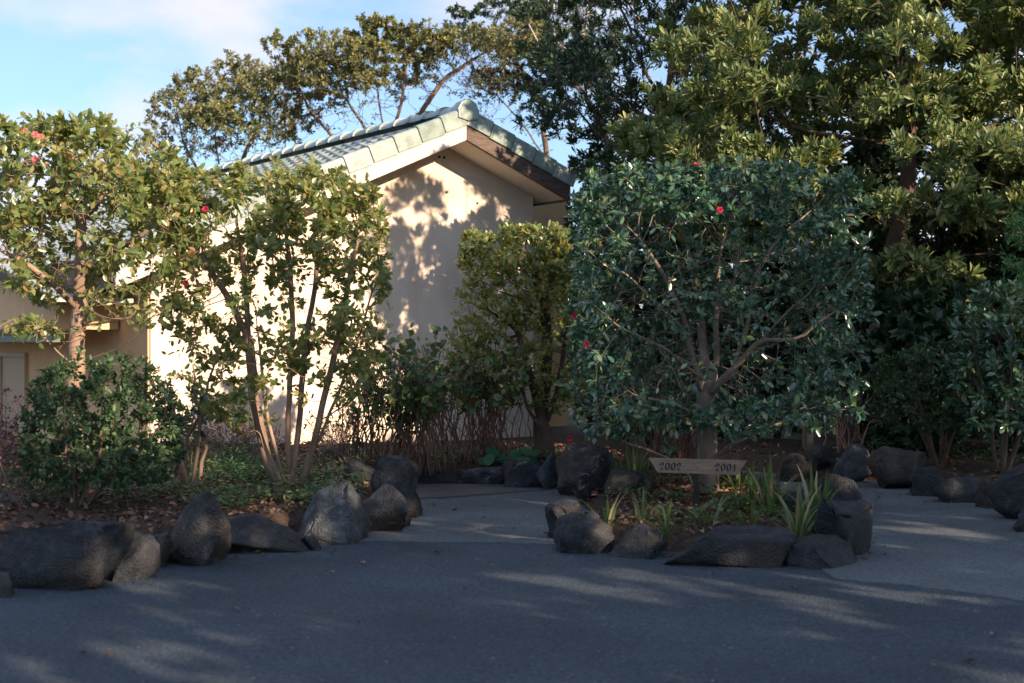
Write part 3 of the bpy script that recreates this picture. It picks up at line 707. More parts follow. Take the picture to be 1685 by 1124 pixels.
rock('low wedge rock at the foot of the two-stacked dark rock', 600, 672, 832, 872, 'rock_dark', 10, 0.25, taper=0.6, group=g1)
rock('tall dark upright rock in two stacked lumps where the left path begins', 612, 691, 747, 853, 'rock_dark', 11, 0.38, box=0.55, taper=0.16, waist=0.16, lean=-0.05, cuts=6, group=g1)
rock('brown block of rock half hidden behind the tall stacked rock', 570, 630, 756, 812, 'rock_brown', 12, 0.35, z0=0.05, box=0.55, taper=0.05, Y=11.1, group=g1)
g2 = 'rocks edging the far bed'
rock('low dark rock at the end of the far kerb by the concrete slab', 676, 758, 769, 797, 'rock_dark', 13, 0.3, group=g2, taper=0.3)
rock('long flat-topped rock in the far kerb in front of the reddish stems', 754, 834, 767, 799, 'rock_grey', 14, 0.3, box=0.55, taper=0.05, group=g2)
rock('grooved dark rock beside the long flat-topped far kerb rock', 828, 892, 756, 804, 'rock_dark', 15, 0.3, box=0.6, taper=0.1, group=g2)
rock('smooth rounded grey rock below the knobbly trunk', 884, 934, 743, 806, 'rock_grey', 16, 0.3, box=0.6, taper=0.1, group=g2)
rock('large rough brown-grey rock leaning at the bend of the left path', 918, 990, 730, 818, 'rock_brown', 17, 0.42, box=0.65, taper=0.15, lean=0.15, group=g2)
rock('rough rock rising behind the large brown-grey rock at the path bend', 955, 1012, 732, 800, 'rock_brown', 18, 0.4, Y=12.0, group=g2, taper=0.3)
g3 = 'rocks ringing the island bed'
rock('tall dark tilted rock at the back of the island by the strap leaves', 944, 1008, 762, 834, 'rock_dark', 19, 0.36, box=0.55, taper=0.12, lean=0.22, group=g3)
rock('big rock with a sunlit shoulder and dark hollow side inside the island', 998, 1084, 772, 842, 'rock_brown', 20, 0.42, box=0.65, taper=0.32, lean=-0.1, group=g3)
rock('rock at the left tip of the island along the lighter path', 900, 972, 820, 893, 'rock_dark', 51, 0.5, box=0.55, taper=0.1, group=g3)
rock('lumpy rock speckled with white lichen at the front corner of the island', 916, 1006, 842, 912, 'rock_lichen', 22, 0.34, box=0.68, taper=0.12, rough=1.4, group=g3)
rock('rounded rock with white lichen patch at the front of the island', 1000, 1096, 862, 920, 'rock_lichen', 23, 0.32, taper=0.3, rough=1.3, group=g3)
rock('long large black boulder along the front of the island below the sign', 1094, 1298, 862, 933, 'rock_dark', 24, 0.42, box=0.62, taper=0.2, cuts=5, group=g3)
rock('low black rock beside the long boulder at the front of the island', 1292, 1412, 882, 936, 'rock_dark', 25, 0.36, box=0.62, taper=0.15, group=g3)
rock('massive black rock in stacked lumps at the right end of the island', 1346, 1446, 812, 924, 'rock_dark', 26, 0.55, box=0.58, taper=0.08, waist=0.06, rough=1.2, group=g3)
rock('rounded black rock behind the massive stacked rock on the island', 1322, 1412, 780, 846, 'rock_dark', 27, 0.5, taper=0.2, group=g3)
rock('flat dark stone lying among the strap leaves of the island', 1262, 1352, 806, 852, 'rock_dark', 28, 0.35, z0=0.1, taper=0.2, group=g3)
g4 = 'rocks edging the right bed'
rock('brown rough rock at the back of the island behind the trunk', 1282, 1346, 744, 794, 'rock_brown', 29, 0.35, group=g4)
rock('round dark rock in front of the brown post', 1334, 1386, 733, 786, 'rock_dark', 30, 0.35, taper=0.1, group=g4)
rock('small dark stone wedged beside the cone-shaped rock', 1364, 1394, 738, 780, 'rock_dark', 31, 0.2, group=g4, Y=13.2)
rock('cone-shaped grey rock at the edge of the right path', 1372, 1444, 729, 794, 'rock_grey', 32, 0.35, box=0.85, taper=0.6, cuts=7, group=g4)
rock('broad hump-backed grey-brown rock below the clipped bush', 1438, 1524, 734, 806, 'rock_brown', 33, 0.42, taper=0.25, group=g4)
rock('dark rock filling the gap beside the hump-backed rock', 1498, 1560, 766, 818, 'rock_dark', 34, 0.3, group=g4)
rock('low angular dark rock along the right path', 1536, 1634, 778, 828, 'rock_dark', 35, 0.35, box=0.7, taper=0.3, cuts=8, group=g4)
rock('small lichen-marked stone between the angular rock and the big dark rock', 1612, 1646, 792, 838, 'rock_lichen', 36, 0.2, group=g4)
rock('big dark rock at the near end of the right path edge', 1630, 1720, 762, 858, 'rock_dark', 37, 0.42, box=0.6, taper=0.15, group=g4)
rock('dark rock low at the foot of the big dark rock on the right path', 1672, 1790, 830, 880, 'rock_dark', 38, 0.4, group=g4)

# ------------------------------------------------------------------ trees and shrubs
def pxl(pts): return [P(*p) for p in pts]
R_ = np.random.default_rng

# --- camellia on the island, clipped to a rounded box
rg = R_(11)
A = superell(3600, P(1172, 490, 10.75), (1.14, 1.0, 1.03), rg, 0.62, 7.0, 0.18)
A = np.concatenate([A, superell(170, P(1010, 650, 10.5), (0.44, 0.5, 0.34), rg, 0.4, 2.5, 0.4), superell(120, P(1290, 660, 10.6), (0.45, 0.5, 0.25), rg, 0.4, 2.5, 0.4)])
A = np.concatenate([A, superell(300, P(1165, 675, 10.45), (0.98, 0.6, 0.24), rg, 0.3, 3.0, 0.4)])
base = P(1166, 846, 10.7); base[2] = 0.10
seeds = [pxl([(1166, 846, 10.7), (1166, 770, 10.7), (1162, 700, 10.68), (1160, 650, 10.66)]),
         pxl([(1160, 650, 10.66), (1140, 590, 10.6), (1125, 520, 10.5), (1122, 450, 10.45)]), pxl([(1160, 655, 10.66), (1180, 600, 10.7), (1178, 500, 10.75), (1185, 410, 10.8)]),
         pxl([(1160, 655, 10.66), (1205, 610, 10.5), (1250, 560, 10.3), (1310, 500, 10.2)]), pxl([(1130, 545, 10.55), (1080, 500, 10.3), (1030, 450, 10.2)]),
         pxl([(1162, 690, 10.68), (1110, 665, 10.4), (1040, 650, 10.3)]), pxl([(1166, 762, 10.7), (1195, 735, 10.5), (1245, 712, 10.3), (1300, 690, 10.3)]),
         pxl([(1166, 835, 10.7), (1140, 800, 10.6), (1128, 770, 10.55), (1080, 745, 10.5), (1020, 725, 10.4)]), pxl([(1140, 800, 10.6), (1150, 770, 10.6), (1175, 720, 10.8)]),
         pxl([(1205, 610, 10.5), (1230, 540, 10.4), (1240, 460, 10.3), (1275, 400, 10.2)]), pxl([(1125, 520, 10.5), (1085, 440, 10.3), (1050, 390, 10.2)]), pxl([(1178, 520, 10.75), (1210, 460, 10.5), (1220, 390, 10.3)]), pxl([(1160, 600, 10.7), (1150, 500, 11.2), (1130, 400, 11.4)]), pxl([(1150, 620, 10.6), (1090, 570, 10.2), (1020, 540, 10.0), (975, 500, 10.0)]), pxl([(1250, 560, 10.3), (1310, 560, 10.1), (1360, 520, 10.1)])]
def lf(sk, rng):
    c = P(1172, 560, 10.75)
    w = lambda p: np.clip(0.5 + 0.8 * np.array([noise.noise(Vector(q * 2.6)) + 0.8 * noise.noise(Vector(q * 6.5)) for q in p]), 0.12, 2) * (0.55 + 0.6 * np.clip((p[:, 2] - 1.2) / 1.3, 0, 1)) * np.where((p[:, 1] < 10.75) & (((p[:, 0] - 1.5) / 0.75)**2 + ((p[:, 2] - 1.55) / 0.70)**2 < 1), 0.16, 1)
    return leaves_on(sk, 27000, 0.056, rng, c, weight=w, maxtips=3, up=0.6, out=0.55, spread=0.9, hang=0.1)
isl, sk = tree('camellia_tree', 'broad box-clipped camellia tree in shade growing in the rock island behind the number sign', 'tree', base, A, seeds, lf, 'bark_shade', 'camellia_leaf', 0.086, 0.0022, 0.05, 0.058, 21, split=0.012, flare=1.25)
flowers(isl, base, [(P(1184, 346, 9.75), (0.2, -1, 0.2)), (P(945, 520, 10.2), (-0.6, -1, 0.2)), (P(965, 567, 10.0), (-0.2, -1, 0.3)), (P(938, 722, 10.3), (-0.4, -1, 0)), (P(1371, 440, 10.0), (0.3, -1, 0.2)), (P(1146, 272, 9.9), (0, -0.6, 1))])

# --- sunlit camellia at the far left
rg = R_(12)
A = superell(1900, P(112, 345, 10.3), (0.98, 0.9, 0.74), rg, 0.3, 2.6, 0.3)
A = np.concatenate([A, superell(230, P(250, 330, 10.2), (0.34, 0.5, 0.45), rg, 0.3, 2.4, 0.4), superell(90, P(60, 540, 10.0), (0.42, 0.4, 0.14), rg, 0.3, 2.2, 0.4), superell(140, P(200, 505, 10.0), (0.40, 0.4, 0.16), rg, 0.3, 2.2, 0.4)])
base = P(122, 815, 10.4); base[2] = 0.13
seeds = [pxl([(122, 815, 10.4), (122, 700, 10.4), (124, 620, 10.4), (130, 520, 10.38), (133, 430, 10.36), (134, 360, 10.35)]),
         pxl([(134, 365, 10.35), (105, 320, 10.3), (75, 265, 10.2)]), pxl([(134, 365, 10.35), (165, 330, 10.3), (190, 270, 10.2)]), pxl([(133, 440, 10.36), (190, 410, 10.2), (240, 385, 10.1), (275, 330, 10.1)]),
         pxl([(130, 510, 10.38), (90, 470, 10.1), (40, 430, 10.0), (5, 415, 10.0)]), pxl([(124, 605, 10.4), (95, 580, 10.2), (70, 555, 10.1), (50, 525, 10.1)]), pxl([(128, 535, 10.38), (180, 530, 10.2), (215, 525, 10.1), (230, 505, 10.1)]),
         pxl([(127, 600, 10.4), (190, 575, 10.25), (225, 553, 10.15), (250, 520, 10.1)])]
def lf(sk, rng):
    c = P(120, 420, 10.3)
    w = lambda p: np.clip(0.25 + 1.3 * np.array([noise.noise(Vector(q * 2.9 + np.array([7, 0, 0]))) for q in p]), 0.08, 2) * (0.45 + np.clip((p[:, 2] - 1.7) / 0.9, 0, 1)) * np.where((np.abs(p[:, 0] + 3.33) < 0.17) & (p[:, 2] < 2.3) & (p[:, 1] < 10.5), 0.06, 1)
    return leaves_on(sk, 12500, 0.060, rng, c, weight=w, maxtips=3, up=0.2, out=0.4, spread=1.0, hang=0.15)
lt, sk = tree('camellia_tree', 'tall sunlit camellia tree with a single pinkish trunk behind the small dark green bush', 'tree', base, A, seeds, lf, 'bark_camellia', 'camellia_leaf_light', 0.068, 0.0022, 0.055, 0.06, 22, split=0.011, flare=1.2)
flowers(lt, base, [(P(40, 216, 9.9), (0, -1, 0.5)), (P(58, 222, 9.8), (0, -1, 0.5)), (P(66, 226, 9.8), (0.3, -1, 0.5)), (P(176, 262, 9.7), (0, -1, 0.3)), (P(58, 262, 9.6), (-0.3, -1, 0.2)), (P(178, 226, 9.8), (0.3, -0.8, 0.5))], 'petal_pink')

# --- many-stemmed camellia in front of the white wall
rg = R_(13)
A = superell(1300, P(450, 365, 11.0), (0.95, 0.8, 0.47), rg, 0.45, 3.0, 0.2)
A = np.concatenate([A, superell(520, P(450, 470, 11.0), (0.96, 0.85, 0.85), rg, 0.72, 3.0, 0.12), superell(200, P(318, 545, 10.9), (0.30, 0.5, 0.75), rg, 0.4, 2.6, 0.4), superell(150, P(440, 560, 10.6), (0.5, 0.3, 0.5), rg, 0.3, 2.6, 0.4), superell(240, P(590, 520, 10.8), (0.26, 0.5, 0.8), rg, 0.4, 2.2, 0.3), superell(60, P(400, 670, 10.5), (0.35, 0.3, 0.22), rg, 0.3, 2, 0.4)])
base = P(470, 800, 11.0); base[2] = 0.13
seeds = [pxl([(476, 805, 11.0), (474, 745, 11.0), (476, 650, 11.0), (482, 540, 11.0), (478, 440, 11.0), (470, 380, 11.0)]),
         pxl([(462, 800, 11.0), (435, 745, 10.95), (418, 660, 10.95), (410, 560, 10.95), (404, 470, 10.95), (395, 390, 10.9)]), pxl([(494, 805, 11.0), (512, 745, 10.95), (535, 650, 10.9), (555, 560, 10.9), (572, 470, 10.9), (590, 390, 10.9)]),
         pxl([(468, 800, 10.9), (455, 745, 10.85), (440, 690, 10.8), (430, 600, 10.8), (420, 500, 10.85)]), pxl([(505, 770, 11.0), (560, 640, 11.0), (595, 540, 11.0), (615, 470, 11.0)]),
         pxl([(437, 748, 10.95), (425, 705, 10.8), (395, 715, 10.7), (370, 698, 10.6)]), pxl([(480, 790, 11.0), (492, 700, 11.1), (500, 580, 11.2), (520, 460, 11.2), (525, 400, 11.2)]), pxl([(530, 690, 10.9), (580, 660, 10.8), (625, 615, 10.7)]), pxl([(410, 560, 10.95), (370, 480, 10.9), (330, 420, 10.8), (290, 390, 10.8)])]
def lf(sk, rng):
    c = P(455, 520, 11.0)
    w = lambda p: np.clip(0.22 + 1.3 * np.array([noise.noise(Vector(q * 2.8 + np.array([3, 5, 0]))) for q in p]), 0.06, 2) * (0.75 + 0.5 * np.clip((p[:, 2] - 1.5) / 1.0, 0, 1))
    return leaves_on(sk, 14000, 0.058, rng, c, weight=w, maxtips=3, up=0.2, out=0.4, spread=1.0, hang=0.15)
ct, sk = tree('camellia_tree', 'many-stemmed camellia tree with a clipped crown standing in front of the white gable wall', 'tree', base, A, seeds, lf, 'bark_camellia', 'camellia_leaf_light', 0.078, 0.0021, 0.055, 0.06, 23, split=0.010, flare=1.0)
flowers(ct, base, [(P(338, 345, 10.2), (0, -1, 0.3)), (P(265, 528, 10.4), (-0.2, -1, 0.2)), (P(306, 466, 10.3), (0, -1, 0.1))])

# --- smaller-leaved tree with a knobbly trunk at the far bed
rg = R_(14)
A = superell(900, P(880, 440, 13.3), (0.52, 0.6, 0.44), rg, 0.3, 3.0, 0.3)
A = np.concatenate([A, superell(520, P(838, 520, 13.2), (0.60, 0.6, 0.5), rg, 0.4, 2.6, 0.3), superell(350, P(930, 560, 13.0), (0.3, 0.5, 0.75), rg, 0.4, 2.6, 0.3), superell(420, P(828, 590, 13.1), (0.52, 0.5, 0.5), rg, 0.4, 3.0, 0.3), superell(300, P(850, 420, 13.2), (0.60, 0.6, 0.28), rg, 0.4, 3.4, 0.3)])
base = P(893, 752, 13.2); base[2] = 0.13
seeds = [pxl([(893, 756, 13.2), (896, 722, 13.2), (888, 690, 13.2), (882, 655, 13.2), (868, 600, 13.2), (850, 540, 13.2)]), pxl([(898, 700, 13.2), (915, 655, 13.2), (925, 600, 13.2), (935, 520, 13.2)]), pxl([(890, 690, 13.2), (898, 630, 13.3), (900, 550, 13.3), (895, 470, 13.3)]), pxl([(893, 712, 13.2), (868, 672, 13.1), (856, 630, 13.1)])]
def lf(sk, rng):
    return leaves_on(sk, 12500, 0.054, rng, P(880, 560, 13.3), maxtips=3, up=0.25, out=0.5, spread=0.9, weight=lambda p: (0.4 + np.clip((p[:, 2] - 1.3) / 1.0, 0, 1)) * np.clip(0.4 + 1.3 * np.array([noise.noise(Vector(q * 3.4)) for q in p]), 0.08, 2))
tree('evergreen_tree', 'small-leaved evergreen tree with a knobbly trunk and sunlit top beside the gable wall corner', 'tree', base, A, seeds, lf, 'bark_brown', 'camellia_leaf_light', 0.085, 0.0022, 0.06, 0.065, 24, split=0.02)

# --- shrubs made of many thin stems
def stems(name, label, x0, x1, ybase, ytop, Y, n, nleaf, lsize, leafm, bark, seed, spread=1.0, rad=0.007, tmpl=OVAL, z0=0.12, lowleaf=0.45, deep=0.35, group=None, droop=0.0, names=('stem', 'foliage')):
    rng = R_(seed); c = P((x0 + x1) / 2, ybase, Y); c[2] = z0
    root = thing(name, c, label, 'shrub', group)
    s = Y / F; V, Q, T3 = [], [], []; tipsP = []; tipsD = []
    for i in range(n):
        bx = ((x0 + x1) / 2 + rng.normal() * (x1 - x0) * 0.2 - CX) * s; by = Y + rng.normal() * deep * 0.25
        h = CH + (CY - ytop) * s - z0; h *= rng.uniform(0.62, 1.02)
        tx = (rng.uniform(x0, x1) - CX) * s; ty = Y + rng.normal() * deep
        m = 9; tt = np.linspace(0, 1, m)
        px = bx + (tx - bx) * tt ** 1.25 * spread; py = by + (ty - by) * tt ** 1.2; pz = z0 - 0.03 + (h + 0.03) * tt
        pts = np.stack([px, py, pz], 1); pts[1:-1] += rng.normal(size=(m - 2, 3)) * 0.02
        rs_ = rng.uniform(0.55, 1.6); tube_np(pts, rs_ * rad * (1.05 - 0.75 * tt), 4, V, Q, T3)
        d = unit(np.gradient(pts, axis=0))
        for j in range(3, m):
            if tt[j] > lowleaf: tipsP.append(pts[j]); tipsD.append(d[j])
            if j in (4, 5, 6) and rng.random() < 0.75:
                dv = unit(np.array([rng.normal(), rng.normal(), 1.3])); L = rng.uniform(0.10, 0.24); k2 = np.linspace(0, 1, 4)[:, None]
                sp = pts[j] + dv * L * k2; tube_np(sp, rad * 0.5 * np.array([1, .8, .6, .4]), 3, V, Q, T3)
                if tt[j] > lowleaf - 0.15: tipsP += [sp[2], sp[3]]; tipsD += [dv, dv]
    o = obj(names[0], mesh_np(names[0], np.concatenate(V) - c, [np.concatenate(Q), np.concatenate(T3)], smooth=True), M[bark], root); o['kind'] = 'stuff'
    if nleaf:
        tp = np.array(tipsP); td = np.array(tipsD); i = rng.integers(0, len(tp), nleaf)
        O = tp[i] + rng.normal(size=(nleaf, 3)) * 0.012; T = td[i] * 0.35 + rng.normal(size=(nleaf, 3)) * 0.75 + np.array([0, 0, -droop])
        Nn = np.array([0, -0.25, 0.8]) + rng.normal(size=(nleaf, 3)) * 0.4
        S = lsize * rng.uniform(0.55, 1.15, nleaf)
        o = obj(names[1], leaf_mesh(names[1], O - c, T, Nn, S, tmpl, rng), M[leafm], root); o['kind'] = 'stuff'
    return root
WIDE = tmpl_oval(0.36, 0.05, 0.1)
stems('leafy_shrub', 'broad-leaved shrub of thin brown stems between the tall stacked rock and the wall', 580, 748, 792, 545, 12.6, 75, 1500, 0.08, 'shrub_leaf', 'bark_red', 31, tmpl=WIDE, lowleaf=0.42)
stems('leafy_shrub', 'sparse shrub of upright reddish stems behind the long flat-topped kerb rock', 738, 868, 786, 560, 13.1, 85, 620, 0.095, 'shrub_leaf', 'bark_red', 32, tmpl=WIDE, lowleaf=0.66, rad=0.006)
stems('leafy_shrub', 'airy light green shrub standing close to the wall behind the broad-leaved shrub', 655, 800, 770, 560, 13.9, 40, 900, 0.06, 'shrub_leaf', 'bark_camellia', 45, lowleaf=0.4, rad=0.008)
stems('leafy_shrub', 'loose green shrub between the many-stemmed camellia and the broad-leaved shrub', 545, 640, 790, 590, 12.9, 26, 420, 0.06, 'shrub_leaf', 'bark_camellia', 46, lowleaf=0.35, rad=0.007)
stems('leafy_shrub', 'thicket of thin stems and yellow-green leaves behind the island camellia trunk', 1000, 1190, 770, 545, 12.4, 60, 1100, 0.06, 'shrub_leaf', 'bark_red', 33, lowleaf=0.4)
stems('bare_shrub', 'bare twiggy shrub of pale curving stems behind the cone-shaped rock', 1345, 1440, 752, 600, 14.2, 17, 60, 0.06, 'shrub_leaf', 'bark_camellia', 34, rad=0.012)
stems('leafy_shrub', 'slender sapling with a forked stem between the dark green bush and the many-stemmed camellia', 262, 350, 800, 560, 10.6, 7, 170, 0.07, 'camellia_leaf', 'bark_camellia', 35, rad=0.014, lowleaf=0.5)
stems('dry_shrub', 'purple-leaved dried shrub at the edge of the left bed beside the dark green bush', -60, 42, 850, 640, 9.4, 40, 1500, 0.03, 'purple_leaf', 'bark_grey', 36, rad=0.004, lowleaf=0.6)
stems('low_hedge', 'low twiggy hedge with reddish tips below the white wall behind the many-stemmed camellia', 318, 470, 790, 690, 12.8, 80, 900, 0.035, 'red_leaf', 'bark_grey', 37, rad=0.004, lowleaf=0.75, deep=0.3)
stems('low_hedge', 'low twiggy grey hedge between the many-stemmed camellia and the broad-leaved shrub', 500, 610, 795, 680, 12.7, 60, 260, 0.035, 'red_leaf', 'bark_grey', 38, rad=0.004, lowleaf=0.8, deep=0.3)

stems('leafy_shrub', 'low leafy green shrub between the purple shrub and the dark green bush', 20, 110, 850, 740, 9.9, 22, 420, 0.05, 'shrub_leaf', 'bark_grey', 39, rad=0.004, lowleaf=0.35)
stems('leafy_shrub', 'low leafy green shrub at the foot of the white wall behind the slender sapling', 262, 350, 780, 690, 12.2, 26, 520, 0.055, 'shrub_leaf', 'bark_grey', 40, rad=0.005, lowleaf=0.35)

# --- dense fine-leaved bushes
def bush(name, label, c, r, nattr, nleaf, lsize, leafm, bark, seed, base, nst=6, R=0.035, tmpl=OVAL, p=2.6, shell=0.5, up=0.6, maxtips=2, D=0.055, bald=0.0):
    rng = R_(seed); A = superell(nattr, c, r, rng, shell, p, 0.2)
    if bald: A = A[A[:, 2] > c[2] - r[2] * bald]
    top = np.array(c); seeds = [[base, base + np.array([0, 0, 0.05])]]
    for i in range(nst):
        a_ = 2 * math.pi * (i + rng.random() * 0.6) / nst; q = base + np.array([math.cos(a_) * 0.04, math.sin(a_) * 0.04, 0.03])
        e = top + np.array([math.cos(a_) * r[0] * 0.45, math.sin(a_) * r[1] * 0.45, -r[2] * 0.25])
        seeds.append([base, q, q + (e - q) * 0.45 + np.array([0, 0, 0.04]), e])
    def lf(sk, rng): return leaves_on(sk, nleaf, lsize, rng, top, maxtips=maxtips, up=up, out=0.7, spread=0.9)
    return tree(name, label, 'bush', base, A, seeds, lf, bark, leafm, R, 0.002, D, D * 1.1, seed, split=0.008, tmpl=tmpl, flare=1.1)
bs_ = P(130, 850, 9.5); bs_[2] = 0.12
bush('green_bush', 'small dark green bush with crowded stems above the broad flat-topped rock', P(170, 705, 9.6), (0.58, 0.52, 0.54), 1100, 11500, 0.038, 'clip_leaf', 'bark_dark', 41, bs_, 8, 0.05, bald=0.75)
bs_ = P(1545, 770, 13.0); bs_[2] = 0.12
bush('clipped_bush', 'rounded clipped fine-leaved green bush behind the hump-backed rock', P(1542, 650, 13.0), (0.60, 0.55, 0.50), 900, 12000, 0.036, 'clip_leaf', 'bark_dark', 42, bs_, 7, 0.05, p=3.0, shell=0.7, bald=0.7)
bs_ = P(1650, 800, 12.2); bs_[2] = 0.12
bush('broadleaf_bush', 'glossy dark broad-leaved bush above the big dark rock of the right path', P(1660, 600, 12.4), (0.62, 0.6, 0.78), 700, 4200, 0.068, 'camellia_leaf', 'bark_dark', 43, bs_, 6, 0.05, bald=0.8)
bs_ = np.array([4.35, 9.6, 0.10])
bush('bright_bush', 'bright green feathery bush reaching in over the right path', np.array([4.33, 9.4, 2.0]), (0.82, 0.7, 0.55), 900, 9000, 0.05, 'lime_leaf', 'bark_dark', 44, bs_, 6, 0.05, tmpl=NARROW)

# --- big rosette-leaved evergreens
def rosettes(sk, n, rng, centre, L, per=9, maxtips=1, upb=0.8, weight=None):
    cand = np.nonzero((sk.tips <= maxtips) & (sk.par >= 0))[0]
    leafend = np.array([i for i in cand if not sk.ch[i]])
    w = np.ones(len(leafend)) if weight is None else np.maximum(1e-5, weight(sk.pos[leafend]))
    pick = rng.choice(leafend, size=n, p=w / w.sum(), replace=n > len(leafend))
    O = sk.pos[pick] + rng.normal(size=(n, 3)) * 0.05
    ax = unit(sk.dir[pick] * 0.5 + unit(O - np.asarray(centre)) * 0.6 + np.array([0, 0, upb]) + rng.normal(size=(n, 3)) * 0.25)
    ref = np.where(np.abs(ax[:, :1]) < 0.8, np.array([[1.0, 0, 0]]), np.array([[0, 1.0, 0]]))
    u = unit(np.cross(ax, ref)); v = np.cross(ax, u)
    OO, TT, NN, SS = [], [], [], []
    for k in range(per):
        a_ = 2 * math.pi * k * 0.382 + rng.random(n) * 0.5; tilt = 0.25 + 0.9 * (k / per) + rng.normal(size=n) * 0.12
        rad = u * np.cos(a_)[:, None] + v * np.sin(a_)[:, None]
        T = ax * np.cos(tilt)[:, None] * 1.0 + rad * np.sin(tilt)[:, None]
        Nn = ax * np.sin(tilt)[:, None] - rad * np.cos(tilt)[:, None]
        OO.append(O - ax * 0.02 * k / per * 2); TT.append(T); NN.append(Nn); SS.append(L * rng.uniform(0.7, 1.15, n))
    return np.concatenate(OO), np.concatenate(TT), np.concatenate(NN), np.concatenate(SS)
def pad_tree(name, label, base, trunk, pads, nattr, nros, L, leafm, bark, R, seed, per=9, tmpl=NARROW, D=0.16, extra=0, group=None, top=0.5, upb=0.8, rt=0.004, cat='tree', esize=0.1):
    rng = R_(seed); A = pads_pts(pads, nattr, rng, top); c = np.array(pads)[:, :3].mean(0)
    def lf(sk, rng):
        a_ = rosettes(sk, nros, rng, c, L, per, 1, upb)
        if extra:
            b2 = leaves_on(sk, extra, esize, rng, c, maxtips=4, spread=1.0)
            a_ = tuple(np.concatenate([x, y]) for x, y in zip(a_, b2))
        return a_
    return tree(name, label, cat, base, A, [trunk] , lf, bark, leafm, R, rt, D, D * 0.8, seed, group=group, split=0.03, tmpl=tmpl, jit=0.22, flare=1.35)
rg = R_(61)
pads = []
for lev, (z, rr, n) in enumerate([(1.6, 2.6, 9), (2.1, 2.8, 12), (2.7, 2.9, 15), (3.3, 3.0, 17), (3.9, 3.0, 17), (4.5, 2.9, 17), (5.1, 2.7, 15), (5.7, 2.4, 13), (6.3, 1.9, 9), (6.9, 1.3, 6)]):
    for i in range(n):
        a_ = 2 * math.pi * (i + rg.random() * 0.7) / n; q = rr * rg.uniform(0.6, 1.0)
        if z < 2.4 and math.cos(a_) < -0.2: continue
        if math.cos(a_) < -0.1 and math.sin(a_) < 0.2 and rg.random() < 0.35: continue
        pads.append((4.3 + math.cos(a_) * q, 15.6 + math.sin(a_) * q * 0.75, z + rg.normal() * 0.15, rg.uniform(0.5, 0.85), rg.uniform(0.5, 0.8), rg.uniform(0.15, 0.24)))
tb = P(1440, 760, 15.0); tb[2] = 0.10
pad_tree('evergreen_tree', 'large sunlit evergreen tree with whorled glossy leaves towering behind the right path', tb, [tb, P(1440, 640, 15.0), P(1448, 520, 15.1), P(1470, 420, 15.3), P(1490, 330, 15.5), P(1500, 200, 15.6)], pads, 5600, 8400, 0.155, 'big_leaf', 'bark_brown', 0.115, 62, per=11, extra=9000, D=0.16, esize=0.12)
def ring_pads(cx, cy, levels, seed, sq=1.0, rp=(0.5, 0.85), rz=(0.2, 0.35)):
    rg = R_(seed); out = []
    for (z, rr, n) in levels:
        for i in range(n):
            a_ = 2 * math.pi * (i + rg.random() * 0.7) / n; q = rr * rg.uniform(0.5, 1.0)
            out.append((cx + math.cos(a_) * q, cy + math.sin(a_) * q * sq, z + rg.normal() * 0.2, rg.uniform(*rp), rg.uniform(*rp), rg.uniform(*rz)))
    return out
# darker neighbour between the roof and the big tree
tb = np.array([2.2, 19.3, -0.02])
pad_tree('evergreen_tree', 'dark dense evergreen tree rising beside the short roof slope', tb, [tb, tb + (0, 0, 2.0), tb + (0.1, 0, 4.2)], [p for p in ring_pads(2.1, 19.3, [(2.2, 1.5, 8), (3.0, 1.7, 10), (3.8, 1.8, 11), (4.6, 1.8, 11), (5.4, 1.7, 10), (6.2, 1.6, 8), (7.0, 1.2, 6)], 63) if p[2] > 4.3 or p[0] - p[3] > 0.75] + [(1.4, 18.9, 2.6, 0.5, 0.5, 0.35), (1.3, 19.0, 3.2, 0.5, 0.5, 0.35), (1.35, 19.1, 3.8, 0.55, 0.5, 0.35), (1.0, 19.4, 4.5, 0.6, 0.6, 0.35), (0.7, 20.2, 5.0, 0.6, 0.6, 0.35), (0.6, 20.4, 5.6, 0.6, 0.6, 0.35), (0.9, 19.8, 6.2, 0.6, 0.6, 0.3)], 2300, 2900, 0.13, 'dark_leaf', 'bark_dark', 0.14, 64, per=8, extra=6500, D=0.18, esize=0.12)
# trees and undergrowth that close the view on the right
for k, (x, y, lab, sd_) in enumerate(((6.6, 19.0, 'dark evergreen tree deep in the shade behind the clipped bush', 65), (9.0, 16.6, 'dark evergreen tree standing at the back of the right bed beyond the glossy bush', 66), (4.4, 20.5, 'dark evergreen tree directly behind the large sunlit evergreen', 67))):
    tb = np.array([x, y, -0.02 if y > 17 else 0.1])
    pad_tree('evergreen_tree', lab, tb, [tb, tb + (0, 0, 1.5), tb + (0.1, 0, 4.0)], ring_pads(x, y, [(0.9, 1.5, 7), (1.6, 1.7, 9), (2.4, 1.8, 10), (3.2, 1.9, 11), (4.0, 1.9, 11), (5.0, 1.8, 10), (6.0, 1.7, 9), (7.0, 1.6, 8), (7.9, 1.4, 7), (8.7, 1.0, 5)], sd_ * 3), 1900, 2300, 0.14, 'dark_leaf', 'bark_dark', 0.15, sd_, per=8, extra=6000, D=0.2, esize=0.14, tmpl=QUAD)
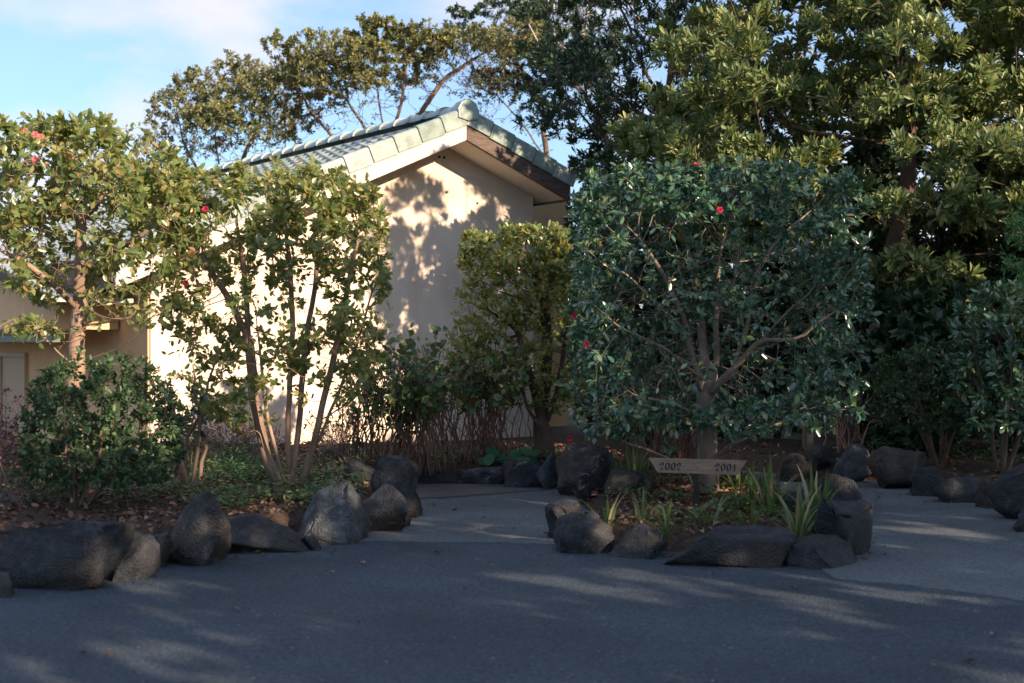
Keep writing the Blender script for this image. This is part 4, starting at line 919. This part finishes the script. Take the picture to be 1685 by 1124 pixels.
# --- trees on the slope behind the house
def umbrella(label, Y, stems_px, seed, nattr, nleaf, leafm='far_leaf', lsize=0.062, pads_px=None, R=0.10, twig=0):
    s = Y / F; rg = R_(seed); pads = []
    for (x, y, w, h) in pads_px:
        for q_ in range(2):
            q = P(x + rg.normal() * w * 0.25, y + rg.normal() * h * 0.3, Y); pads.append((q[0], Y + rg.normal() * 0.8, q[2], w * s, w * s * 1.1, h * s))
    x0 = stems_px[0][0][0]; base = P(x0, 0, Y); base[2] = -0.03
    seeds = [[base] + [P(x, y, Y) for x, y in stems_px[0]]] + [[P(x, y, Y + 0.25 * (k % 3 - 1)) for x, y in st] for k, st in enumerate(stems_px[1:])]
    A = pads_pts(pads, nattr, rg, 0.35)
    if twig:
        lowp = [(p[0], p[1], p[2] - 0.55, p[3] * 1.05, p[4], 0.45) for p in pads]; A = np.concatenate([A, pads_pts(lowp, twig, rg, 0.0)])
    def lf(sk, rng):
        zt_ = lambda p: np.clip((p[:, 2] - np.array([min((q[2] - q[5] * 0.9 for q in pads if abs(q[0] - x) < q[3] * 1.2), default=0) for x in p[:, 0]])) / 0.5, 0.04, 1)
        w = lambda p: zt_(p) * np.clip(0.45 + 1.1 * np.array([noise.noise(Vector(q * 1.3 + np.array([seed, 0, 0]))) for q in p]), 0.05, 2)
        return leaves_on(sk, nleaf, lsize, rng, np.array(pads)[:, :3].mean(0) - np.array([0, 0, 1.5]), tmpl=QUAD, maxtips=2, up=0.2, out=0.3, spread=0.9, weight=w)
    return tree('umbrella_tree', label, 'tree', base, A, seeds, lf, 'bark_dark', leafm, R, 0.005, 0.14, 0.13, seed, split=0.03, tmpl=QUAD, jit=0.30, group='flat-topped trees behind the house', smooth=1, flare=1.1)
umbrella('flat-topped tree with thin brown crown above the long roof slope farthest from the ridge cap', 27, [[(372, 520), (370, 380), (366, 300), (355, 240)], [(368, 330), (400, 260), (430, 200)], [(370, 360), (330, 290), (300, 230)], [(372, 400), (420, 320), (470, 260)]], 71, 4200, 30000,
    pads_px=[(300, 160, 40, 26), (280, 200, 38, 32), (345, 135, 46, 30), (480, 140, 40, 24), (400, 116, 48, 20), (445, 125, 40, 22), (345, 195, 46, 28), (420, 165, 50, 28), (470, 185, 45, 34), (275, 245, 34, 22), (390, 215, 50, 26), (330, 240, 40, 22), (440, 225, 46, 22)], R=0.07, twig=900)
umbrella('broad flat-topped tree with sunlit crown rising above the middle of the ridge', 26, [[(640, 520), (638, 300), (632, 220), (622, 150)], [(638, 280), (600, 210), (560, 150)], [(638, 260), (690, 190), (730, 130), (790, 90)], [(638, 320), (560, 240), (510, 180), (490, 140)], [(636, 240), (660, 170), (670, 110)]], 72, 5200, 42000,
    pads_px=[(490, 98, 38, 22), (530, 90, 46, 24), (585, 70, 50, 22), (615, 48, 38, 16), (655, 62, 50, 20), (700, 62, 50, 18), (745, 70, 48, 15), (790, 76, 50, 12), (830, 68, 50, 12), (865, 58, 44, 12), (810, 82, 46, 9), (760, 84, 46, 10), (560, 115, 48, 20), (620, 100, 54, 20), (690, 96, 50, 15), (520, 140, 44, 20), (590, 145, 46, 16), (480, 150, 34, 20)], R=0.085, twig=1500)
umbrella('dark flat-topped tree leaning out between the ridge cap and the dark evergreen', 29, [[(905, 520), (900, 300), (895, 200), (890, 120)], [(898, 260), (850, 190), (800, 140)], [(895, 200), (930, 120), (960, 40)], [(895, 180), (850, 100), (800, 60)]], 73, 4600, 42000, leafm='dark_leaf',
    pads_px=[(765, 50, 34, 10), (820, 42, 46, 14), (885, 22, 48, 24), (950, 10, 56, 34), (860, 85, 50, 24), (920, 85, 56, 30), (800, 118, 48, 12), (850, 140, 50, 16), (780, 150, 36, 9), (960, 130, 44, 30), (900, 178, 46, 14), (865, 0, 34, 14), (1000, 60, 50, 50)], R=0.065, twig=700)
# dead tree
rg = R_(74); Y = 22.5
tb = P(1022, 0, Y); tb[2] = -0.03
A = pads_pts([(*P(935, 40, Y), 0.5, 0.4, 0.5), (*P(893, 65, Y), 0.3, 0.3, 0.35), (*P(965, 10, Y), 0.35, 0.4, 0.5), (*P(925, 90, Y), 0.4, 0.3, 0.2)], 60, rg)
tree('dead_tree', 'leafless tree with bleached white branches beside the dark evergreen', 'tree', tb, A, [[tb, P(1020, 300, Y), P(985, 190, Y), P(940, 127, Y)], [P(938, 125, Y), P(922, 80, Y), P(924, 40, Y), P(934, 0, Y), P(930, -30, Y)], [P(938, 125, Y), P(948, 85, Y), P(962, 50, Y), P(968, 10, Y), P(985, -30, Y)], [P(928, 95, Y), P(905, 92, Y), P(884, 70, Y), P(870, 40, Y)], [P(922, 75, Y), P(908, 45, Y), P(912, 5, Y)], [P(940, 115, Y), P(912, 118, Y), P(895, 100, Y)]], None, 'bark_white', None, 0.055, 0.013, 0.13, 0.2, 74, split=0.02, group=None, names=('trunk', 'branches', 'crown'))

# --- tree row behind and to the right of the viewpoint : it shades the driveway
for k, (u, v, h, sd_) in enumerate(((0.0, -4.4, 6.6, 81), (3.2, -4.0, 6.3, 82), (6.2, -4.2, 6.6, 83), (9.2, -4.0, 6.6, 84), (12.4, -4.2, 6.2, 85), (15.6, -4.4, 6.6, 86))):
    x, y = 0.7071 * (u - v), 0.7071 * (u + v); tb = np.array([x, y, -0.03])
    lv = [(h * f_ - 0.35, rr, n) for f_, rr, n in ((0.30, 1.3, 7), (0.42, 1.6, 9), (0.54, 1.75, 10), (0.66, 1.7, 10), (0.78, 1.5, 9), (0.9, 1.2, 7), (1.0, 0.7, 4))]
    pad_tree('evergreen_tree', 'evergreen shade tree in the row along the driveway facing the house', tb, [tb, tb + (0, 0, 1.0), tb + (0.1, 0, h * 0.55)], [p for i_, p in enumerate(ring_pads(x, y, lv, sd_, rp=(0.5, 0.8))) if sd_ > 83 or (i_ * 7 + sd_) % 6], 1100, 1300, 0.18, 'dark_leaf', 'bark_dark', 0.13, sd_, per=8, extra=9000, D=0.22, group='shade trees along the driveway', esize=0.17, tmpl=QUAD)

# --- dark undergrowth that closes the view under the right-hand trees
for k, (x, y, rx, rz_, lab) in enumerate(((1.75, 20.3, 0.95, 2.2, 'tall dark shrub filling the gap beside the short roof eave'), (4.9, 16.6, 1.7, 1.9, 'broad dark shrub closing the hollow under the large sunlit evergreen'), (4.35, 14.3, 0.55, 0.95, 'dark leafy shrub wrapped round the foot of the large sunlit evergreen trunk'), (1.55, 16.8, 0.95, 1.35, 'dense dark shrub between the knobbly-trunked tree and the back of the island camellia'), (3.7, 18.6, 1.2, 2.1, 'tall dense dark shrub beside the foot of the dark evergreen behind the island'), (2.9, 17.2, 1.2, 1.3, 'dense dark shrub in deep shade beyond the back end of the island'), (5.1, 18.2, 1.4, 1.5, 'dense dark shrub under the large sunlit evergreen behind its trunk'), (7.2, 16.8, 1.4, 1.5, 'dense dark shrub filling the gap behind the clipped bush and the glossy bush'), (5.9, 14.6, 0.9, 1.2, 'dense dark shrub standing close behind the clipped bush'))):
    bb = np.array([x, y, 0.08 if y < 17 else -0.03])
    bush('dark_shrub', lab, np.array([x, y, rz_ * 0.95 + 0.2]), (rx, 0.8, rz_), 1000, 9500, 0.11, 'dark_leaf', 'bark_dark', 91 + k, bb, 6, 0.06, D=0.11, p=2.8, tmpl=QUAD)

# ------------------------------------------------------------------ small plants, litter
bz = {'left': b_left, 'isl': b_isl, 'right': b_right}
def scatter(name, key, n, size, leafm, seed, tmpl, label=None, cat=None, flatness=1.0, lift=0.012, mask=None):
    rng = R_(seed); _, pts, z, sd_ = bz[key]
    ok = (sd_ > 0.06)
    if mask is not None: ok &= mask(pts)
    idx = np.nonzero(ok)[0]; i = rng.choice(idx, n)
    O = np.concatenate([pts[i] + rng.uniform(-0.06, 0.06, (n, 2)), z[i, None] + rng.uniform(0.004, lift, (n, 1))], 1)
    T = np.concatenate([rng.normal(size=(n, 2)), rng.normal(size=(n, 1)) * 0.3], 1)
    Nn = np.array([0, 0, flatness]) + rng.normal(size=(n, 3)) * 0.45
    o = obj(name, leaf_mesh(name, O, T, Nn, size * rng.uniform(0.5, 1.2, n), tmpl, rng), M[leafm]); tag(o, label, cat, None, 'stuff')
    return o
CURL = tmpl_oval(0.27, 0.16, 0.2)
scatter('leaf_litter', 'left', 11000, 0.062, 'litter', 101, CURL, 'dry brown leaf litter covering the left bed', 'leaf litter', lift=0.03)
scatter('leaf_litter', 'isl', 3000, 0.052, 'litter', 102, CURL, 'dry brown leaf litter inside the rock island', 'leaf litter', lift=0.02)
scatter('leaf_litter', 'right', 3500, 0.065, 'litter', 103, CURL, 'dry brown leaf litter covering the bed along the right path', 'leaf litter', lift=0.03, mask=lambda p: p[:, 1] < 15.5)
# fallen leaves on the paving
rng = R_(104); nl = 150
xs = np.concatenate([rng.uniform(-3, 3, 60), rng.normal(0.6, 0.4, 20), rng.uniform(2.6, 3.9, 50), rng.normal(-1.2, 0.5, 20)]); ys = np.concatenate([rng.uniform(5, 10, 60), rng.normal(12.0, 0.3, 20), rng.uniform(11.0, 12.6, 50), rng.normal(8.6, 0.5, 20)])
ed = np.array(LEFT_EDGE[1:-1] + ISLAND[:6]); seg = rng.integers(0, len(ed) - 1, 170); tt_ = rng.random((170, 1)); ep = ed[seg] * (1 - tt_) + ed[seg + 1] * tt_ + rng.normal(size=(170, 2)) * 0.10 + np.array([0.05, -0.16])
xs = np.concatenate([xs, ep[:, 0]]); ys = np.concatenate([ys, ep[:, 1]]); nl = len(xs)
O = np.stack([xs, ys, np.full(nl, 0.013)], 1)
o = obj('fallen_leaves', leaf_mesh('fallen_leaves', O, np.concatenate([rng.normal(size=(nl, 2)), np.zeros((nl, 1))], 1), np.array([0, 0, 1.0]) + rng.normal(size=(nl, 3)) * 0.12, 0.042 * rng.uniform(0.25, 1.2, nl), CURL, rng), M['litter'])
tag(o, 'scattered fallen leaves lying on the paving', 'fallen leaves', None, 'stuff')

def groundcover(label, spots, seed, leafm='shrub_leaf', size=0.045, tmpl=OVAL, key='left', per=26):
    rng = R_(seed); O, T, Nn = [], [], []
    for (cx, cy, cz, h, r) in spots:
        for j in range(per):
            a_ = rng.uniform(0, 6.28); q = r * math.sqrt(rng.random()); hh = h * rng.uniform(0.2, 1.0)
            O.append((cx + math.cos(a_) * q, cy + math.sin(a_) * q, cz + hh)); T.append((math.cos(a_) + rng.normal() * 0.6, math.sin(a_) + rng.normal() * 0.6, rng.normal() * 0.4 + 0.2)); Nn.append((rng.normal() * 0.35, rng.normal() * 0.35 - 0.2, 1))
    o = obj('ground_cover', leaf_mesh('ground_cover', np.array(O), np.array(T), np.array(Nn), size * rng.uniform(0.6, 1.25, len(O)), tmpl, rng), M[leafm]); return tag(o, label, 'ground cover', None, 'stuff')
rng = R_(110)
groundcover('low green ground cover growing among the litter of the left bed', [(*(P(x, 0, Y)[:2]), 0.15, rng.uniform(0.08, 0.2), 0.13) for x, Y in [(rng.uniform(180, 600), rng.uniform(9.4, 12.4)) for _ in range(170)] if (P(x, 0, Y)[0] < -1.25)], 111)
groundcover('yellow-green low plants beneath the many-stemmed camellia', [(*(P(x, 0, Y)[:2]), 0.15, rng.uniform(0.15, 0.32), 0.12) for x, Y in [(rng.uniform(290, 440), rng.uniform(10.9, 12.4)) for _ in range(46)]], 112, 'lime_leaf', 0.05, NARROW)
groundcover('low green weeds along the foot of the far kerb planting', [(*(P(x, 0, Y)[:2]), 0.14, rng.uniform(0.06, 0.18), 0.12) for x, Y in [(rng.uniform(560, 960), rng.uniform(12.95, 13.7)) for _ in range(80)]], 113)
groundcover('dark weedy growth under the bushes of the right bed', [(*(P(x, 0, Y)[:2]), 0.12, rng.uniform(0.08, 0.3), 0.14) for x, Y in [(rng.uniform(1400, 1690), rng.uniform(13.0, 14.6)) for _ in range(46)]], 114, 'clip_leaf')
groundcover('small leafy weeds inside the rock island', [(rng.uniform(0.8, 2.2), rng.uniform(9.0, 12.4), 0.12, rng.uniform(0.04, 0.16), 0.10) for _ in range(70)], 115, 'shrub_leaf', 0.04)

# strap-leaved clumps : each leaf its own part
def strap_mesh(L, w, arch, lean, seed):
    rng = R_(seed); m = 7; V = []; Fs = []; x = 0; z = 0; ang = lean
    for i in range(m):
        f_ = i / (m - 1); ww = w * (0.65 + 0.7 * f_ * (1 - f_) * 2) * (1 - f_ ** 3) + 0.001
        V += [(x, -ww / 2, z + ww * 0.22), (x, 0, z), (x, ww / 2, z + ww * 0.22)]
        x += L / (m - 1) * math.sin(ang); z += L / (m - 1) * math.cos(ang); ang += arch / (m - 1) * (0.5 + f_)
    for i in range(m - 1):
        for j in range(2): Fs.append((3*i+j, 3*i+j+1, 3*i+3+j+1, 3*i+3+j))
    return mesh_np('leaf', np.array(V), [np.array(Fs)], smooth=True, rnd=np.full(len(V), rng.random()))
STRAPS = [strap_mesh(L, w, ar, le, 200 + k) for k, (L, w, ar, le) in enumerate([(0.36, 0.024, 0.5, 0.12), (0.42, 0.026, 0.9, 0.25), (0.33, 0.022, 0.3, 0.35), (0.45, 0.024, 1.5, 0.35), (0.38, 0.026, 1.9, 0.6), (0.30, 0.022, 1.1, 0.8), (0.40, 0.028, 0.2, 0.05), (0.34, 0.02, 2.3, 0.9)])]
for me in STRAPS: me.materials.append(M['blade'])
def strap_plant(label, x, y, n, scale, seed, Y=None, z0=0.11, sp=0.05, pick=range(8), group='strap-leaved clumps'):
    rng = R_(seed); p = G(x, y, z0) if Y is None else np.array([(x - CX) / F * Y, Y, z0])
    root = thing('strap_leaf_plant', p, label, 'plant', group); pick = list(pick)
    for i in range(n):
        o = obj('leaf', STRAPS[pick[int(rng.integers(len(pick)))]], None, root); a_ = rng.uniform(0, 6.283); q = sp * rng.random()
        o.location = (math.cos(a_) * q, math.sin(a_) * q, -0.015); o.rotation_euler = (0, 0, a_ + rng.normal() * 0.4); o.scale = (scale * rng.uniform(0.85, 1.3),) * 3
strap_plant('large strap-leaved clump with upright arching leaves beside the massive stacked rock', 1338, 872, 42, 1.0, 121, sp=0.07)
strap_plant('strap-leaved clump between the trunk and the large strap-leaved clump', 1268, 850, 26, 0.95, 122)
strap_plant('dense yellow-green strap-leaved clump behind the dark hollow rock of the island', 1045, 800, 30, 0.9, 123, Y=11.6, sp=0.16, pick=(0, 1, 2, 6))
strap_plant('small strap-leaved clump behind the lichen-speckled rock', 1000, 868, 14, 0.6, 124)
strap_plant('small drooping strap-leaved clump in the gap beside the long black boulder', 1098, 880, 12, 0.75, 125, pick=(3, 4, 5, 7))
strap_plant('low strap-leaved clump at the foot of the sign post', 1170, 868, 16, 0.7, 126, pick=(3, 4, 5, 7))
strap_plant('small strap-leaved clump over the long black boulder', 1235, 872, 16, 0.75, 127, pick=(3, 4, 5, 2))
strap_plant('strap-leaved clump at the back of the island by the flat dark stone', 1215, 812, 24, 0.9, 128)
strap_plant('strap-leaved clump leaning over the low black rock at the front of the island', 1312, 885, 18, 0.85, 130, pick=(3, 4, 5, 7, 1))
strap_plant('strap-leaved clump at the foot of the island trunk beside the flat dark stone', 1240, 842, 22, 0.85, 133)
strap_plant('thin strap-leaved tuft behind the rounded lichen rock', 1055, 862, 14, 0.6, 129)
# round-leaved plants at the far kerb : each leaf its own part
def round_plant(label, leaves, seed, Y):
    rng = R_(seed); p = P(leaves[0][0], 0, Y); p[2] = 0.11; root = thing('round_leaf_plant', p, label, 'plant', 'round-leaved plants at the far kerb')
    for (x, y, w) in leaves:
        c = P(x, y, Y - 0.05 + rng.normal() * 0.04) - p; s_ = w / F * Y
        me = leaf_mesh('leaf', np.array([c + np.array([-s_ * 0.4, 0, 0.0])]), np.array([[1.0, rng.normal() * 0.3, rng.normal() * 0.35]]), np.array([[rng.normal() * 0.25, -0.65, 0.8]]), s_, ROUND, rng)
        o = obj('leaf', me, M['round_leaf'], root)
        V, Q, T3 = [], [], []; tube_np(np.array([(rng.normal() * 0.02, 0, -0.02), c * 0.5 + np.array([0, 0, 0.02]), c]), np.array([0.005, 0.004, 0.003]), 4, V, Q, T3)
        obj('stalk', mesh_np('stalk', np.concatenate(V), [np.concatenate(Q), np.concatenate(T3)]), M['round_leaf'], o)
round_plant('round-leaved plant with large teal leaves at the far kerb beside the reddish stems', [(808, 742, 30), (795, 760, 24), (806, 764, 22), (826, 758, 20), (818, 752, 20)], 131, 12.85)
round_plant('round-leaved plant with broad leaves at the far kerb below the knobbly trunk', [(850, 745, 30), (864, 738, 22), (838, 762, 26), (858, 760, 26), (872, 758, 22), (880, 748, 18)], 132, 12.85)

# ------------------------------------------------------------------ number sign on its post
Ys = 9.75
s_ = Ys / F; pL, pR = P(1067, 753.5, Ys), P(1229, 758, Ys)
sb = np.array([(1147 - CX) * s_, Ys + 0.035, 0.11])
sign = thing('number_sign', sb, 'small wooden sign board reading 2002 and 2001 on a short black post', 'sign')
ux = pR - pL; ux = ux / np.linalg.norm(ux); uy = np.cross(ux, np.array([0, 0, 1.0])); uy = -uy / np.linalg.norm(uy); uz = np.cross(ux, uy)
if uz[2] < 0: uz = -uz
if uy[1] < 0: uy = -uy
def bd(x, y): # board px (flat in its own plane) -> world
    return P(1067, 753.5, Ys) + ux * (x * s_) - uz * (y * s_)
mb = MB(); mb.prism([bd(0, 0), bd(162, 0), bd(148, 24), bd(16, 24)], uy * 0.024)
board = obj('board', mb.mesh('board', sb, 0.002), M['sign_wood'], sign)
mb = MB(); mb.box(bd(75, 6) + uy * 0.024, ux * 0.038, uy * 0.03, -np.array([0, 0, 1.0]) * (bd(75, 6)[2] + 0.05)); obj('post', mb.mesh('post', sb, 0.003), M['black_iron'], sign)
def nib(path, half=0.085, ang=0.62):
    d = np.array([math.cos(ang), math.sin(ang)]) * half; return [(np.array(p) - d, np.array(p) + d) for p in path]
def arc(cx, cy, rx, ry, a0, a1, n=14): return [(cx + rx * math.cos(math.radians(a0 + (a1 - a0) * i / n)), cy + ry * math.sin(math.radians(a0 + (a1 - a0) * i / n))) for i in range(n + 1)]
GLYPH = {'0': [arc(0.32, 0.5, 0.22, 0.43, 0, 360, 26)], '2': [arc(0.30, 0.72, 0.2, 0.21, 195, -50) + [(0.30, 0.36), (0.12, 0.12)], [(0.10, 0.09), (0.26, 0.15), (0.42, 0.06), (0.58, 0.13)], arc(0.15, 0.66, 0.05, 0.06, 0, 360, 10)],
         '1': [[(0.33, 0.93), (0.33, 0.08)], [(0.18, 0.78), (0.33, 0.95)], [(0.24, 0.03), (0.36, 0.1)]], '>': [[(0.1, 0.8), (0.6, 0.45), (0.1, 0.1)]]}
def glyph(ch, x, ytop, h, mat, half=0.085, name='numeral'):
    mb = MB()
    for path in GLYPH[ch]:
        pr = nib(path, half); V = []; Fs = []
        for (q0, q1) in pr:
            for q in (q0, q1): V.append(bd(x + q[0] * h, ytop + (1 - q[1]) * h) - uy * 0.0016)
        for i in range(len(pr) - 1): Fs.append((2*i, 2*i+1, 2*i+3, 2*i+2))
        mb.add(V, Fs)
    obj(name, mb.mesh(name, sb), M[mat], board)
for k, ch in enumerate('2002'): glyph(ch, 18 + k * 9.4, 6.2, 13.4, 'sign_black', 0.1)
for k, ch in enumerate('2001'): glyph(ch, 109.5 + k * 9.4, 5.6, 13.4, 'sign_black', 0.1)
glyph('>', 77, 10, 8.5, 'carved', 0.06, 'carved_arrow')

# ------------------------------------------------------------------ posts at the back of the island
Y = 13.0; x = (1333 - CX) / F * Y
mb = MB(); mb.box((x - 0.032, Y, -0.03), (0.064, 0, 0), (0, 0.064, 0), (0, 0, 0.66)); 
o = thing('bollard', (x, Y + 0.03, 0.0), 'slim dark metal bollard behind the island near the bare twiggy shrub', 'bollard')
obj('post', mb.mesh('post', (x, Y + 0.03, 0.0), 0.004), M['navy_metal'], o)
mb = MB(); mb.box((x - 0.05, Y - 0.018, 0.62), (0.10, 0, 0), (0, 0.10, 0), (0, 0, 0.07)); obj('cap', mb.mesh('cap', (x, Y + 0.03, 0.0), 0.006), M['navy_metal'], o)
Y = 14.6; x = (1372 - CX) / F * Y
o = thing('timber_box', (x, Y + 0.2, 0.0), 'dark brown timber utility box behind the round dark rock', 'box')
mb = MB(); mb.box((x - 0.26, Y, -0.03), (0.52, 0, 0), (0, 0.4, 0), (0, 0, 0.60)); obj('body', mb.mesh('body', (x, Y + 0.2, 0.0), 0.008), M['barge_dark'], o)
mb = MB(); mb.box((x - 0.29, Y - 0.03, 0.565), (0.58, 0, 0), (0, 0.46, 0), (0, 0, 0.04)); obj('lid', mb.mesh('lid', (x, Y + 0.2, 0.0), 0.006), M['barge_dark'], o)
